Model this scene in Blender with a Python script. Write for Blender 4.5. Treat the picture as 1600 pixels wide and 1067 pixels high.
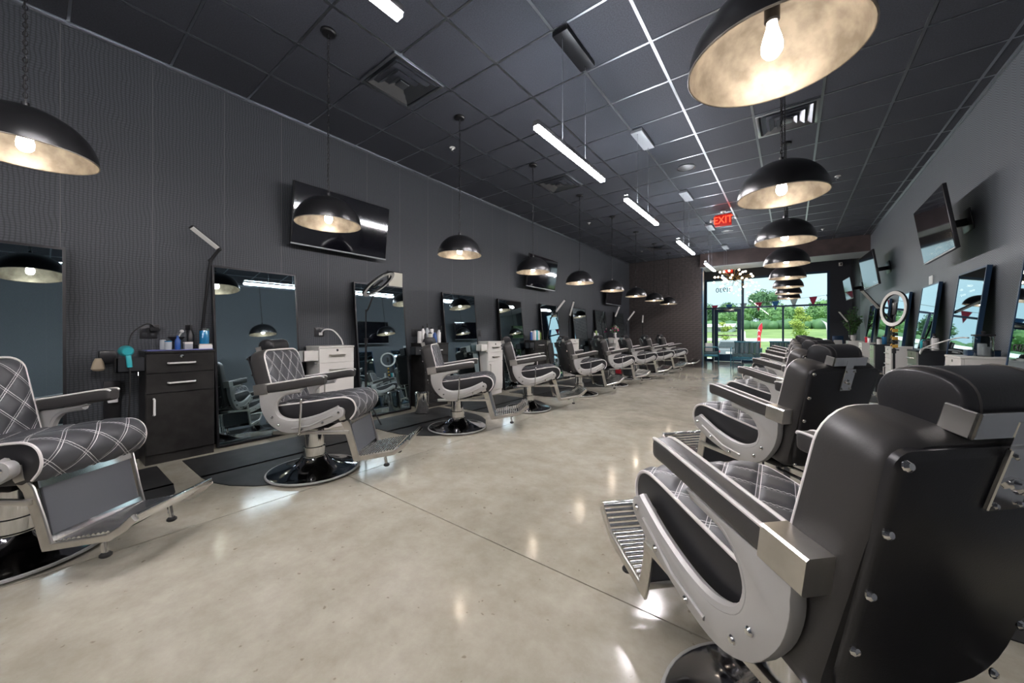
import bpy, bmesh, math, random
from math import sin, cos, pi, radians, sqrt
from mathutils import Vector, Matrix
random.seed(7)
SC = bpy.context.scene
COL = SC.collection
for o in list(bpy.data.objects): bpy.data.objects.remove(o, do_unlink=True)

# ------------------------------------------------------------------ camera
HC = 1.12                       # eye height
cam = bpy.data.cameras.new('camera'); camo = bpy.data.objects.new('camera', cam); COL.objects.link(camo)
camo.location = (0, 0, HC); camo.rotation_euler = (pi/2, 0, math.atan(436/570))
cam.sensor_width = 36; cam.lens = 570/1600*36; cam.shift_y = -13.5/1600; cam.clip_start = .02; cam.clip_end = 500
SC.camera = camo
# ------------------------------------------------------------------ world
W = bpy.data.worlds.new('world'); SC.world = W; W.use_nodes = True
wn = W.node_tree; wn.nodes.clear()
wo = wn.nodes.new('ShaderNodeOutputWorld'); wb = wn.nodes.new('ShaderNodeBackground')
wt = wn.nodes.new('ShaderNodeTexCoord'); wz = wn.nodes.new('ShaderNodeTexNoise')
wz.inputs['Scale'].default_value = 2.2; wz.inputs['Detail'].default_value = 6
wr = wn.nodes.new('ShaderNodeValToRGB')
wr.color_ramp.elements[0].position = .36; wr.color_ramp.elements[0].color = (.42, .58, .65, 1)
wr.color_ramp.elements[1].position = .66; wr.color_ramp.elements[1].color = (.68, .78, .80, 1)
wn.links.new(wt.outputs['Generated'], wz.inputs['Vector']); wn.links.new(wz.outputs['Fac'], wr.inputs['Fac'])
wn.links.new(wr.outputs['Color'], wb.inputs['Color']); wn.links.new(wb.outputs[0], wo.inputs[0])
wb.inputs['Strength'].default_value = 1.5
sn = bpy.data.lights.new('sun', 'SUN'); sno = bpy.data.objects.new('sun', sn); COL.objects.link(sno)
sn.energy = 5.0; sn.angle = radians(12); sn.color = (1, .96, .88); sno.rotation_euler = (radians(26), 0, radians(-20))
# ------------------------------------------------------------------ exposure, lamp strengths
SC.view_settings.view_transform = 'Standard'; SC.view_settings.look = 'None'
SC.view_settings.gamma = 1; SC.view_settings.use_curve_mapping = False
SC.view_settings.exposure = 0.45
LED_STRENGTH = 165.0
CEILING_FILL_STRENGTH = 72.0  # for the added strips that brighten the ceiling
BULB_STRENGTH = 40.0

# ------------------------------------------------------------------ materials
MATS = {}
def mat(name, col=(.5, .5, .5), rough=.5, metal=0., spec=.5, emit=None, es=0., coat=0., noise=None, bump=None):
    m = bpy.data.materials.new(name); m.use_nodes = True; MATS[name] = m
    nt = m.node_tree; b = nt.nodes['Principled BSDF']
    b.inputs['Base Color'].default_value = (*col, 1); b.inputs['Roughness'].default_value = rough
    b.inputs['Metallic'].default_value = metal; b.inputs['Specular IOR Level'].default_value = spec
    b.inputs['Coat Weight'].default_value = coat
    if emit: b.inputs['Emission Color'].default_value = (*emit, 1); b.inputs['Emission Strength'].default_value = es
    if noise:                                   # (scale, second colour, detail)
        tc = N(nt, 'ShaderNodeTexCoord'); n = N(nt, 'ShaderNodeTexNoise', Scale=noise[0], Detail=noise[2] if len(noise) > 2 else 4)
        nt.links.new(tc.outputs['Object'], n.inputs['Vector'])
        r = ramp(nt, n.outputs['Fac'], [(.35, col), (.65, noise[1])]); nt.links.new(r, b.inputs['Base Color'])
    if bump:                                    # (scale, strength)
        tc = N(nt, 'ShaderNodeTexCoord'); n = N(nt, 'ShaderNodeTexNoise', Scale=bump[0], Detail=3)
        nt.links.new(tc.outputs['Object'], n.inputs['Vector'])
        bp = N(nt, 'ShaderNodeBump', Strength=bump[1], Distance=.002)
        nt.links.new(n.outputs['Fac'], bp.inputs['Height']); nt.links.new(bp.outputs[0], b.inputs['Normal'])
    return m
def N(nt, t, **kw):
    n = nt.nodes.new(t)
    for k, v in kw.items():
        if k in n.inputs.keys(): n.inputs[k].default_value = v
        else: setattr(n, k, v)
    return n
def ramp(nt, fac, stops):
    r = N(nt, 'ShaderNodeValToRGB'); e = r.color_ramp.elements
    while len(e) < len(stops): e.new(.5)
    for i, (p, c) in enumerate(stops):
        e[i].position = p; e[i].color = (*c, 1) if len(c) == 3 else c
    nt.links.new(fac, r.inputs['Fac']); return r.outputs['Color']
def mth(nt, op, a, b=None, c=None):
    n = N(nt, 'ShaderNodeMath', operation=op)
    for i, v in enumerate((a, b, c)):
        if v is None: continue
        if isinstance(v, (int, float)): n.inputs[i].default_value = v
        else: nt.links.new(v, n.inputs[i])
    return n.outputs[0]
def mixc(nt, fac, a, b):
    n = N(nt, 'ShaderNodeMix', data_type='RGBA')
    for s, v in ((0, fac), (6, a), (7, b)):
        if isinstance(v, (int, float)): n.inputs[s].default_value = v
        elif isinstance(v, tuple): n.inputs[s].default_value = (*v, 1)
        else: nt.links.new(v, n.inputs[s])
    return n.outputs[2]

mat('vinyl_black', (.018, .018, .02), .36, bump=(260, .12))
mat('vinyl_edge', (.042, .040, .039), .42, bump=(260, .12))
mat('vinyl_grey', (.085, .09, .1), .45, bump=(260, .12))
mat('piping', (.72, .69, .67), .5)
mat('cast_grey', (.43, .425, .41), .38, .25)
mat('chrome', (.78, .78, .77), .1, 1.)
mat('brushed', (.60, .58, .54), .3, 1., noise=(9, (.72, .70, .66)))
mat('dark_chrome', (.26, .26, .28), .08, 1.)
mat('rubber', (.012, .012, .012), .6)
mat('black_metal', (.014, .014, .016), .35, .4)
mat('shade_black', (.012, .012, .013), .3, .3)
mat('plastic_black', (.015, .015, .017), .35)
mat('plastic_white', (.72, .71, .69), .4)
mat('plastic_grey', (.35, .36, .38), .4)
mat('lacquer_white', (.66, .64, .60), .35)
mat('mirror_glass', (.40, .51, .55), .015, 1.)
mat('tv_screen', (.006, .006, .009), .06, 0., 1.0)
mat('led_diffuser', (.9, .9, .9), .5, emit=(1, .95, .97), es=LED_STRENGTH)
mat('ceiling_fill_glow', (.9, .9, .9), .5, emit=(.86, .92, 1), es=CEILING_FILL_STRENGTH)
mat('bulb_glow', (1, .9, .7), .2, emit=(1, .84, .66), es=BULB_STRENGTH)
mat('bulb_small', (1, .9, .7), .2, emit=(1, .83, .6), es=9)
mat('lamp_off', (.75, .74, .70), .4)
mat('exit_red', (.5, .02, .01), .5, emit=(1, .05, .02), es=3.0)
mat('exit_dark', (.25, .01, .01), .5, emit=(1, .03, .01), es=.25)
mat('teal', (.03, .36, .40), .3)
mat('blue_liquid', (.01, .16, .35), .1, 0, .8)
mat('blue_plastic', (.02, .08, .30), .3)
mat('clear_grey', (.45, .48, .50), .12, 0, .8)
mat('blue_mat', (.10, .11, .30), .5)
mat('red', (.55, .02, .04), .4)
mat('pennant_red', (.62, .03, .09), .6)
mat('pennant_blue', (.03, .16, .42), .6)
mat('green_can', (.16, .26, .05), .35)
mat('pink', (.6, .05, .2), .5)
mat('mat_rubber', (.016, .016, .017), .6, 0, .3, noise=(5, (.034, .034, .034)))
mat('frame_blue', (.02, .055, .115), .3, .3)
mat('wall_dark', (.03, .034, .045), .55)
mat('beam_wood', (.045, .030, .028), .5, noise=(3, (.085, .06, .055)))
mat('soffit', (.30, .31, .32), .5)
mat('tee_bar', (.38, .40, .43), .3, 1.)
mat('baseboard', (.012, .012, .013), .5)
mat('paper', (.62, .60, .50), .6)
mat('ink', (.01, .01, .012), .5)
mat('gold', (.65, .38, .07), .35, .4)
mat('bristle', (.42, .35, .25), .7)
mat('leaf', (.06, .16, .05), .6, noise=(1.5, (.13, .26, .08)))
mat('leaf_dark', (.035, .10, .045), .7, noise=(.5, (.08, .18, .07)))
mat('leaf_lime', (.20, .32, .05), .6, noise=(1.0, (.35, .42, .08)))
mat('bark', (.08, .06, .045), .8)
mat('asphalt', (.38, .38, .37), .8, noise=(4, (.46, .46, .45)))
mat('sidewalk', (.46, .45, .42), .8, noise=(2, (.55, .53, .5)))
mat('grass', (.12, .20, .06), .8, noise=(.6, (.20, .29, .10), 8))
mat('car_paint', (.20, .22, .24), .25, .5, coat=.5)
mat('car_glass', (.03, .04, .045), .08, 0, .8)
mat('teal_fabric', (.05, .11, .13), .5)
mat('teal_metal', (.06, .22, .30), .35, .5)
mat('flower', (.7, .35, .4), .6)
mat('white_far', (.7, .72, .72), .6)

def m_glass():
    m = bpy.data.materials.new('window_glass'); m.use_nodes = True; MATS['window_glass'] = m
    nt = m.node_tree; nt.nodes.clear()
    o = N(nt, 'ShaderNodeOutputMaterial'); t = N(nt, 'ShaderNodeBsdfTransparent'); g = N(nt, 'ShaderNodeBsdfGlossy', Roughness=.0)
    t.inputs[0].default_value = (.94, .97, .97, 1)
    f = N(nt, 'ShaderNodeFresnel', IOR=1.35); x = N(nt, 'ShaderNodeMixShader')
    nt.links.new(f.outputs[0], x.inputs[0]); nt.links.new(t.outputs[0], x.inputs[1]); nt.links.new(g.outputs[0], x.inputs[2])
    nt.links.new(x.outputs[0], o.inputs[0])
m_glass()
def m_clear():
    m = bpy.data.materials.new('clear_glass'); m.use_nodes = True; MATS['clear_glass'] = m
    nt = m.node_tree; nt.nodes.clear()
    o = N(nt, 'ShaderNodeOutputMaterial'); t = N(nt, 'ShaderNodeBsdfTransparent'); g = N(nt, 'ShaderNodeBsdfGlossy', Roughness=.05)
    t.inputs[0].default_value = (.70, .76, .78, 1)
    f = N(nt, 'ShaderNodeFresnel', IOR=1.6); x = N(nt, 'ShaderNodeMixShader')
    nt.links.new(f.outputs[0], x.inputs[0]); nt.links.new(t.outputs[0], x.inputs[1]); nt.links.new(g.outputs[0], x.inputs[2])
    nt.links.new(x.outputs[0], o.inputs[0])
m_clear()
def m_quilt(name, col, stitch):
    m = mat(name, col, .45); nt = m.node_tree; b = nt.nodes['Principled BSDF']
    uv = N(nt, 'ShaderNodeUVMap'); s = N(nt, 'ShaderNodeSeparateXYZ'); nt.links.new(uv.outputs[0], s.inputs[0])
    def line(v):
        d = mth(nt, 'ABSOLUTE', mth(nt, 'SUBTRACT', mth(nt, 'FRACT', mth(nt, 'ADD', v, .5)), .5))
        return mth(nt, 'LESS_THAN', mth(nt, 'ABSOLUTE', mth(nt, 'SUBTRACT', d, .05)), .010)
    l = mth(nt, 'MAXIMUM', line(s.outputs[0]), line(s.outputs[1]))
    nt.links.new(mixc(nt, l, col, stitch), b.inputs['Base Color'])
m_quilt('quilt', (.052, .054, .060), (.66, .65, .65))
def m_floor():
    m = mat('concrete', (.4, .36, .3), .2, 0, .36); nt = m.node_tree; b = nt.nodes['Principled BSDF']
    tc = N(nt, 'ShaderNodeTexCoord'); g = N(nt, 'ShaderNodeNewGeometry')
    P = g.outputs['Position']
    n1 = N(nt, 'ShaderNodeTexNoise', Scale=.9, Detail=8, Roughness=.62, Distortion=.4); nt.links.new(P, n1.inputs['Vector'])
    n2 = N(nt, 'ShaderNodeTexNoise', Scale=6, Detail=8, Roughness=.7); nt.links.new(P, n2.inputs['Vector'])
    n3 = N(nt, 'ShaderNodeTexNoise', Scale=26, Detail=2); nt.links.new(P, n3.inputs['Vector'])
    c1 = ramp(nt, n1.outputs['Fac'], [(.32, (.295, .275, .222)), (.5, (.385, .362, .298)), (.7, (.46, .44, .375))])
    c2 = ramp(nt, n2.outputs['Fac'], [(.3, (.82, .80, .77)), (.7, (1.1, 1.1, 1.1))])
    mul = N(nt, 'ShaderNodeMix', data_type='RGBA', blend_type='MULTIPLY'); mul.inputs[0].default_value = 1
    nt.links.new(c1, mul.inputs[6]); nt.links.new(c2, mul.inputs[7])
    sp = ramp(nt, n3.outputs['Fac'], [(.70, (0, 0, 0)), (.74, (.6, .6, .6))])
    nt.links.new(mixc(nt, sp, mul.outputs[2], (.17, .14, .10)), b.inputs['Base Color'])
    nt.links.new(ramp(nt, n2.outputs['Fac'], [(.3, (.07,)*3), (.7, (.17,)*3)]), b.inputs['Roughness'])
    bp = N(nt, 'ShaderNodeBump', Strength=.10, Distance=.004); nt.links.new(n2.outputs['Fac'], bp.inputs['Height']); nt.links.new(bp.outputs[0], b.inputs['Normal'])
m_floor()
def m_wall(name, kind):
    m = mat(name, (.05, .05, .055), .5); nt = m.node_tree; b = nt.nodes['Principled BSDF']
    g = N(nt, 'ShaderNodeNewGeometry'); s = N(nt, 'ShaderNodeSeparateXYZ'); nt.links.new(g.outputs['Position'], s.inputs[0])
    nz = N(nt, 'ShaderNodeTexNoise', Scale=5, Detail=3); nt.links.new(g.outputs['Position'], nz.inputs['Vector'])
    wob = mth(nt, 'MULTIPLY', mth(nt, 'SUBTRACT', nz.outputs['Fac'], .5), .05 if kind == 'croc' else .03)
    if kind == 'croc':
        a = mth(nt, 'ABSOLUTE', mth(nt, 'SINE', mth(nt, 'MULTIPLY', mth(nt, 'ADD', s.outputs[1], wob), pi/.024)))
        c = mth(nt, 'ABSOLUTE', mth(nt, 'SINE', mth(nt, 'MULTIPLY', mth(nt, 'ADD', s.outputs[2], wob), pi/.019)))
        hgt = mth(nt, 'POWER', mth(nt, 'MULTIPLY', a, c), .45)
        lo, hi = (.012, .015, .020), (.064, .071, .081)
    else:
        zig = mth(nt, 'MULTIPLY', mth(nt, 'ABSOLUTE', mth(nt, 'SUBTRACT', mth(nt, 'FRACT', mth(nt, 'MULTIPLY', s.outputs[1], 6.)), .5)), .11)
        c = mth(nt, 'ABSOLUTE', mth(nt, 'SINE', mth(nt, 'MULTIPLY', mth(nt, 'ADD', mth(nt, 'ADD', s.outputs[2], zig), wob), pi/.024)))
        hgt = mth(nt, 'POWER', c, .6)
        lo, hi = (.032, .039, .048), (.160, .176, .194)
    col = mixc(nt, hgt, lo, hi)
    seam = mth(nt, 'LESS_THAN', mth(nt, 'ABSOLUTE', mth(nt, 'SUBTRACT', mth(nt, 'FRACT', mth(nt, 'ADD', mth(nt, 'MULTIPLY', s.outputs[1], 1/.53), .27)), .5)), .004)
    nt.links.new(mixc(nt, mth(nt, 'MULTIPLY', seam, .5), col, (.2, .2, .2)), b.inputs['Base Color'])
    bp = N(nt, 'ShaderNodeBump', Strength=.5, Distance=.003); nt.links.new(hgt, bp.inputs['Height']); nt.links.new(bp.outputs[0], b.inputs['Normal'])
m_wall('paper_croc', 'croc'); m_wall('paper_wave', 'wave')
mat('tile', (.027, .030, .040), .75, noise=(90, (.045, .049, .062)), bump=(300, .5))
mat('brick', (.05, .043, .042), .42, noise=(14, (.085, .072, .068)), bump=(60, .4))
mat('mortar', (.018, .017, .017), .8)
mat('shade_inner', (.46, .42, .37), .42, .55, noise=(14, (.26, .235, .205), 8))
mat('wood_black', (.012, .011, .011), .35, noise=(10, (.026, .025, .024), 8))
mat('wood_side', (.02, .022, .026), .4)

# ------------------------------------------------------------------ mesh builder
def cr(pts, n=4, closed=False):
    P = [Vector(p) for p in pts]; L = len(P); out = []
    rng = range(L) if closed else range(L-1)
    for i in rng:
        if closed: a, b, c, d = P[(i-1) % L], P[i], P[(i+1) % L], P[(i+2) % L]
        else: a, b, c, d = P[max(i-1, 0)], P[i], P[i+1], P[min(i+2, L-1)]
        for k in range(n):
            t = k/n
            out.append(.5*((2*b)+(c-a)*t+(2*a-5*b+4*c-d)*t*t+(3*b-a-3*c+d)*t**3))
    if not closed: out.append(P[-1])
    return out
def rrect(w, h, r, n=3):
    r = min(r, w/2-1e-4, h/2-1e-4); o = []
    for cx, cy, a0 in ((w/2-r, h/2-r, 0), (-w/2+r, h/2-r, 90), (-w/2+r, -h/2+r, 180), (w/2-r, -h/2+r, 270)):
        for k in range(n+1):
            a = radians(a0+90*k/n); o.append((cx+r*cos(a), cy+r*sin(a)))
    return o
def circ(r, n=10): return [(r*cos(2*pi*k/n), r*sin(2*pi*k/n)) for k in range(n)]
class MB:
    def __init__(s, S=1.): s.v = []; s.f = []; s.S = S
    def add(s, vs, fs):
        b = len(s.v); s.v += [tuple(x*s.S for x in v) for v in vs]; s.f += [tuple(i+b for i in f) for f in fs]; return s
    def box(s, x0, x1, y0, y1, z0, z1):
        return s.add([(x0, y0, z0), (x1, y0, z0), (x1, y1, z0), (x0, y1, z0), (x0, y0, z1), (x1, y0, z1), (x1, y1, z1), (x0, y1, z1)],
                     [(0, 3, 2, 1), (4, 5, 6, 7), (0, 1, 5, 4), (1, 2, 6, 5), (2, 3, 7, 6), (3, 0, 4, 7)])
    def lathe(s, prof, n=24, c=(0, 0, 0), axis='z', cap=True):
        vs = []; fs = []; m = len(prof)
        for r, z in prof:
            for k in range(n):
                a = 2*pi*k/n; x, y = r*cos(a), r*sin(a)
                p = {'z': (x, y, z), 'y': (x, z, y), 'x': (z, x, y)}[axis]
                vs.append((p[0]+c[0], p[1]+c[1], p[2]+c[2]))
        for i in range(m-1):
            for k in range(n): fs.append((i*n+k, i*n+(k+1) % n, (i+1)*n+(k+1) % n, (i+1)*n+k))
        if cap:
            if prof[0][0] > 1e-5: fs.append(tuple(reversed(range(n))))
            if prof[-1][0] > 1e-5: fs.append(tuple((m-1)*n+k for k in range(n)))
        return s.add(vs, fs)
    def cyl(s, p, q, r, n=12, r2=None):
        return s.sweep([p, q], circ(1, n), scale=[r, r if r2 is None else r2])
    def sweep(s, path, prof, closed=False, up=None, scale=None, cap=True):
        P = [Vector(p) for p in path]; L = len(P); n = len(prof); vs = []; fs = []; side = None
        for i in range(L):
            if closed: t = P[(i+1) % L]-P[i-1]
            else: t = P[min(i+1, L-1)]-P[max(i-1, 0)]
            if t.length < 1e-9: t = Vector((0, 0, 1))
            t.normalize()
            if up is not None:
                u = Vector(up); sd = t.cross(u)
                if sd.length < 1e-4: sd = side or t.orthogonal()
            else:
                if side is None: sd = t.orthogonal()
                else: sd = side-t*side.dot(t)
                if sd.length < 1e-6: sd = t.orthogonal()
            sd.normalize(); side = sd; nn = sd.cross(t); k = scale[i] if scale else 1
            for a, b in prof: vs.append(tuple(P[i]+sd*a*k+nn*b*k))
        for i in range(L if closed else L-1):
            j = (i+1) % L
            for k in range(n): fs.append((i*n+k, i*n+(k+1) % n, j*n+(k+1) % n, j*n+k))
        if cap and not closed: fs += [tuple(reversed(range(n))), tuple((L-1)*n+k for k in range(n))]
        return s.add(vs, fs)
    def tube(s, path, r, n=8, closed=False): return s.sweep(path, circ(r, n), closed)
    def prism(s, out, a, b, axis='x'):
        n = len(out); f = {'x': lambda p, t: (t, p[0], p[1]), 'y': lambda p, t: (p[0], t, p[1]), 'z': lambda p, t: (p[0], p[1], t)}[axis]
        vs = [f(p, a) for p in out]+[f(p, b) for p in out]
        fs = [tuple(range(n)), tuple(reversed(range(n, 2*n)))]+[(i, i+n, (i+1) % n+n, (i+1) % n) for i in range(n)]
        return s.add(vs, fs)
    def ball(s, c, r, n=10, m=6, sc=(1, 1, 1)):
        prof = [(r*sin(pi*i/m)+1e-6, -r*cos(pi*i/m)) for i in range(m+1)]
        b = len(s.v); s.lathe(prof, n, cap=False)
        for i in range(b, len(s.v)):
            v = s.v[i]; s.v[i] = tuple((v[k]/s.S*sc[k]+c[k])*s.S for k in range(3))
        return s
    def torus(s, c, R, r, n=24, m=8, axis='z'):
        f = {'z': lambda a: (c[0]+R*cos(a), c[1]+R*sin(a), c[2]), 'x': lambda a: (c[0], c[1]+R*cos(a), c[2]+R*sin(a)), 'y': lambda a: (c[0]+R*cos(a), c[1], c[2]+R*sin(a))}[axis]
        return s.tube([f(2*pi*k/n) for k in range(n)], r, m, True)
    def mesh(s, name, bevel=0, seg=2, smooth=True, ang=35):
        me = bpy.data.meshes.new(name); me.from_pydata(s.v, [], s.f)
        bm = bmesh.new(); bm.from_mesh(me)
        bmesh.ops.recalc_face_normals(bm, faces=bm.faces)
        if bevel:
            ed = [e for e in bm.edges if len(e.link_faces) == 2 and e.calc_face_angle(0) > radians(40)]
            bmesh.ops.bevel(bm, geom=ed, offset=bevel*s.S, segments=seg, affect='EDGES', profile=.5, clamp_overlap=True)
        bm.to_mesh(me); bm.free()
        if smooth:
            me.polygons.foreach_set('use_smooth', [True]*len(me.polygons))
            try: me.set_sharp_from_angle(angle=radians(ang))
            except Exception: pass
        me.update(); return me
    def build(s, name, m, parent=None, bevel=0, seg=2, smooth=True, ang=35, loc=None):
        return obj(name, s.mesh(name, bevel, seg, smooth, ang), m, parent, loc)
def obj(name, me, m, parent=None, loc=None):
    o = bpy.data.objects.new(name, me); COL.objects.link(o)
    if m and not me.materials: me.materials.append(MATS[m])
    if parent is not None: o.parent = parent
    if loc is not None: o.location = loc
    return o
def tag(o, label=None, cat=None, group=None, kind=None):
    if label: o['label'] = label
    if cat: o['category'] = cat
    if group: o['group'] = group
    if kind: o['kind'] = kind
    return o
def thing(name, label, cat, loc=(0, 0, 0), rz=0, group=None):
    o = bpy.data.objects.new(name, None); COL.objects.link(o); o.empty_display_size = .1
    o.location = loc; o.rotation_euler = (0, 0, rz); return tag(o, label, cat, group)
def struct(o): o['kind'] = 'structure'; return o
KIDS = {}
def copy_tree(o, parent=None):
    c = o.copy(); COL.objects.link(c)
    if parent is not None: c.parent = parent
    for ch in o.children: copy_tree(ch, c)
    return c
def text_mesh(txt, size, depth=.001, align='CENTER'):
    cu = bpy.data.curves.new('text', 'FONT'); cu.body = txt; cu.size = size; cu.extrude = depth; cu.align_x = align; cu.align_y = 'CENTER'
    t = bpy.data.objects.new('text', cu); COL.objects.link(t)
    me = bpy.data.meshes.new_from_object(t.evaluated_get(bpy.context.evaluated_depsgraph_get()))
    bpy.data.objects.remove(t); bpy.data.curves.remove(cu); return me
ORD = ['nearest', 'second', 'third', 'fourth', 'fifth', 'sixth', 'seventh', 'eighth', 'farthest']

# ================================================================== SETTING
XL, XR, YB, YP, YS, ZC = -4.63, 1.60, -5.0, 13.0, 16.4, HC+2.5
# floor: slabs with sawn joints
fl = struct(MB().box(XL-.2, XR+.2, YB-.2, YS+.1, -.12, -.012).build('floor', 'mortar', smooth=False))
xs = [XL-.2, -2.75, XR+.2]; ys = [YB-.2, -3.0, 1.49, 5.98, 10.47, 14.5, YS+.1]
for i in range(2):
    for j in range(6):
        g = .0035
        MB().box(xs[i]+g, xs[i+1]-g, ys[j]+g, ys[j+1]-g, -.02, 0).build('floor_slab', 'concrete', fl, smooth=False)
struct(MB().box(XL-.2, XL, YB, YS, 0, ZC+.15).build('wall_left', 'paper_croc', smooth=False))
struct(MB().box(XR, XR+.2, YB, 14.6, 0, ZC+.15).build('wall_right', 'paper_wave', smooth=False))
struct(MB().box(XR, XR+.2, 14.6, YS, 0, ZC+.4).build('wall_entry', 'wall_dark', smooth=False))
struct(MB().box(XL-.2, XR+.2, YB-.2, YB, 0, ZC+.15).build('wall_back', 'wall_dark', smooth=False))
struct(MB().box(XL, XL+.015, YB, YP, 0, .10).build('baseboard_left', 'baseboard', smooth=False))
struct(MB().box(XR-.015, XR, YB, 14.6, 0, .10).build('baseboard_right', 'baseboard', smooth=False))
# ceiling with tiles, runners and tees
ce = struct(MB().box(XL-.2, XR+.2, YB-.2, YP+.9, ZC+.03, ZC+.12).build('ceiling', 'mortar', smooth=False))
T = .6096
gx = [.264+T*n for n in range(-8, 3)]; gy = [3.21+T*n for n in range(-13, 17)]
tm = MB().box(-.294, .294, -.294, .294, 0, .018).mesh('ceiling_tile', smooth=False)
nt_ = 0
for i in range(len(gx)):
    x0 = gx[i]; x1 = gx[i+1] if i+1 < len(gx) else XR
    for j in range(len(gy)-1):
        if (round(x0, 2), j) in (): continue
        if x1-x0 < .3:
            MB().box(x0+.01, x1-.003, gy[j]+.008, gy[j+1]-.008, ZC, ZC+.018).build('ceiling_tile', 'tile', ce, smooth=False)
        else:
            obj('ceiling_tile', tm, 'tile', ce, ((x0+x1)/2, (gy[j]+gy[j+1])/2, ZC+.001*random.uniform(-1, 1)))
        nt_ += 1
for x in gx[1:]: MB().box(x-.012, x+.012, YB, YP, ZC-.004, ZC+.006).build('main_runner', 'tee_bar', ce, smooth=False)
for y in gy: MB().box(XL, XR, y-.009, y+.009, ZC-.003, ZC+.006).build('cross_tee', 'tee_bar', ce, smooth=False)
MB().box(XL, XL+.025, YB, YP, ZC-.003, ZC+.01).box(XL, XL+.006, YB, YP, ZC-.03, ZC).build('edge_angle', 'tee_bar', ce, smooth=False)
MB().box(XR-.025, XR, YB, YP, ZC-.003, ZC+.01).box(XR-.006, XR, YB, YP, ZC-.03, ZC).build('edge_angle', 'tee_bar', ce, smooth=False)
# beam over the passage to the entry
bm_ = struct(MB().box(-2.3, XR, YP-.15, YP+.85, 3.20, ZC+.03).build('trim_beam', 'beam_wood', smooth=False))
MB().box(-2.3, XR, YP-.145, YP+.845, 3.188, 3.2).build('beam_soffit', 'soffit', bm_, smooth=False)  # paler than the beam: daylight on its underside put into the colour
struct(MB().box(XL, XR+.2, YP+.85, YS+.2, ZC+.25, ZC+.4).build('ceiling_entry', 'wall_dark', smooth=False))
struct(MB().box(-2.3, XR, YP+.85, YP+.95, 3.4, ZC+.3).build('trim_drop', 'soffit', smooth=False))
# brick partition
bw = struct(MB().box(XL, -2.28, YP+.012, YP+.25, 0, ZC+.02).build('wall_brick', 'mortar', smooth=False))
bh, bl = .0667, .2032
rows = int(ZC/bh)+1; cells = []
for r in range(rows):
    z0 = r*bh+.004; z1 = min((r+1)*bh-.004, ZC)
    if z1-z0 < .02: continue
    x = -2.26
    first = bl if r % 2 == 0 else bl/2
    while x > XL+.02:
        w = first; first = bl
        x0 = max(x-w, XL)
        if x-x0 > .03: cells.append((x0+.004, x-.004, z0, z1))
        x -= w
full = MB().box(-(bl-.008)/2, (bl-.008)/2, -.012, .02, -.0293, .0293).mesh('brick', bevel=.003, seg=1, smooth=False)
half = MB().box(-(bl/2-.008)/2, (bl/2-.008)/2, -.012, .02, -.0293, .0293).mesh('brick_half', bevel=.003, seg=1, smooth=False)
key = sorted(cells, key=lambda c: abs((c[2]+c[3])/2-1.3)+.3*abs(c[0]+2.6))
rest = MB()
for n, c in enumerate(key):
    w = c[1]-c[0]; cx, cz = (c[0]+c[1])/2, (c[2]+c[3])/2; dy = random.uniform(-.003, .003)
    std = abs(w-(bl-.008)) < .002 or abs(w-(bl/2-.008)) < .002
    if n < 300 and std:
        obj('brick', full if w > .15 else half, 'brick', bw, (cx, YP+.012+dy, cz))
    else: rest.box(c[0], c[1], YP+dy, YP+.03, c[2], c[3])
tag(rest.build('brick_rest', 'brick', bw, smooth=False), kind='stuff')
MB().box(-2.28, -2.255, YP-.002, YP+.26, 0, ZC).build('corner_trim', 'frame_blue', bw, smooth=False)

# storefront: solid bits, mullions, panes, door
struct(MB().box(XL, -2.76, YS, YS+.15, 0, ZC+.4).box(1.05, XR+.2, YS, YS+.15, 0, ZC+.4).box(-2.76, 1.05, YS, YS+.15, 3.24, ZC+.4).build('wall_front', 'wall_dark', smooth=False))
sf = struct(MB().box(-2.76, 1.05, YS+.02, YS+.12, 3.17, 3.24).build('window_1', 'frame_blue', bevel=.004, smooth=False))
def mull(x0, x1, z0, z1): return MB().box(x0, x1, YS+.02, YS+.12, z0, z1).build('mullion', 'frame_blue', sf, bevel=.004, smooth=False)
mull(-2.76, -2.69, 0, 3.17); mull(.98, 1.05, 0, 3.17); mull(-1.51, -1.43, 0, 3.17); mull(-2.69, -1.51, 2.06, 2.12); mull(-1.43, .98, 2.06, 2.12)
mull(-.26, -.20, 0, 2.06); mull(-2.69, -2.48, 0, .08); mull(-1.43, -.26, 0, .08); mull(-.20, .98, 0, .08); mull(-2.51, -2.44, 0, 2.06)
def pane(x0, x1, z0, z1, par=sf): return MB().box(x0, x1, YS+.066, YS+.072, z0, z1).build('pane', 'window_glass', par, smooth=False)
pane(-2.69, -1.51, 2.12, 3.17); pane(-1.43, .98, 2.12, 3.17); pane(-2.69, -2.51, .08, 2.06); pane(-1.43, -.26, .08, 2.06); pane(-.20, .98, .08, 2.06)
dr = struct(MB().box(-2.43, -2.30, YS+.045, YS+.095, .01, 2.05).build('door_1', 'frame_blue', bevel=.004, smooth=False))
MB().box(-1.65, -1.52, YS+.045, YS+.095, .01, 2.05).build('stile', 'frame_blue', dr, bevel=.004, smooth=False)
MB().box(-2.30, -1.65, YS+.045, YS+.095, 1.93, 2.05).build('rail', 'frame_blue', dr, bevel=.004, smooth=False)
MB().box(-2.30, -1.65, YS+.045, YS+.095, .01, .28).build('rail', 'frame_blue', dr, bevel=.004, smooth=False)
pane(-2.30, -1.65, .28, 1.93, dr)
MB().box(-2.32, -1.63, YS+.0, YS+.03, 1.0, 1.04).build('push_bar', 'brushed', dr, bevel=.005)
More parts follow.
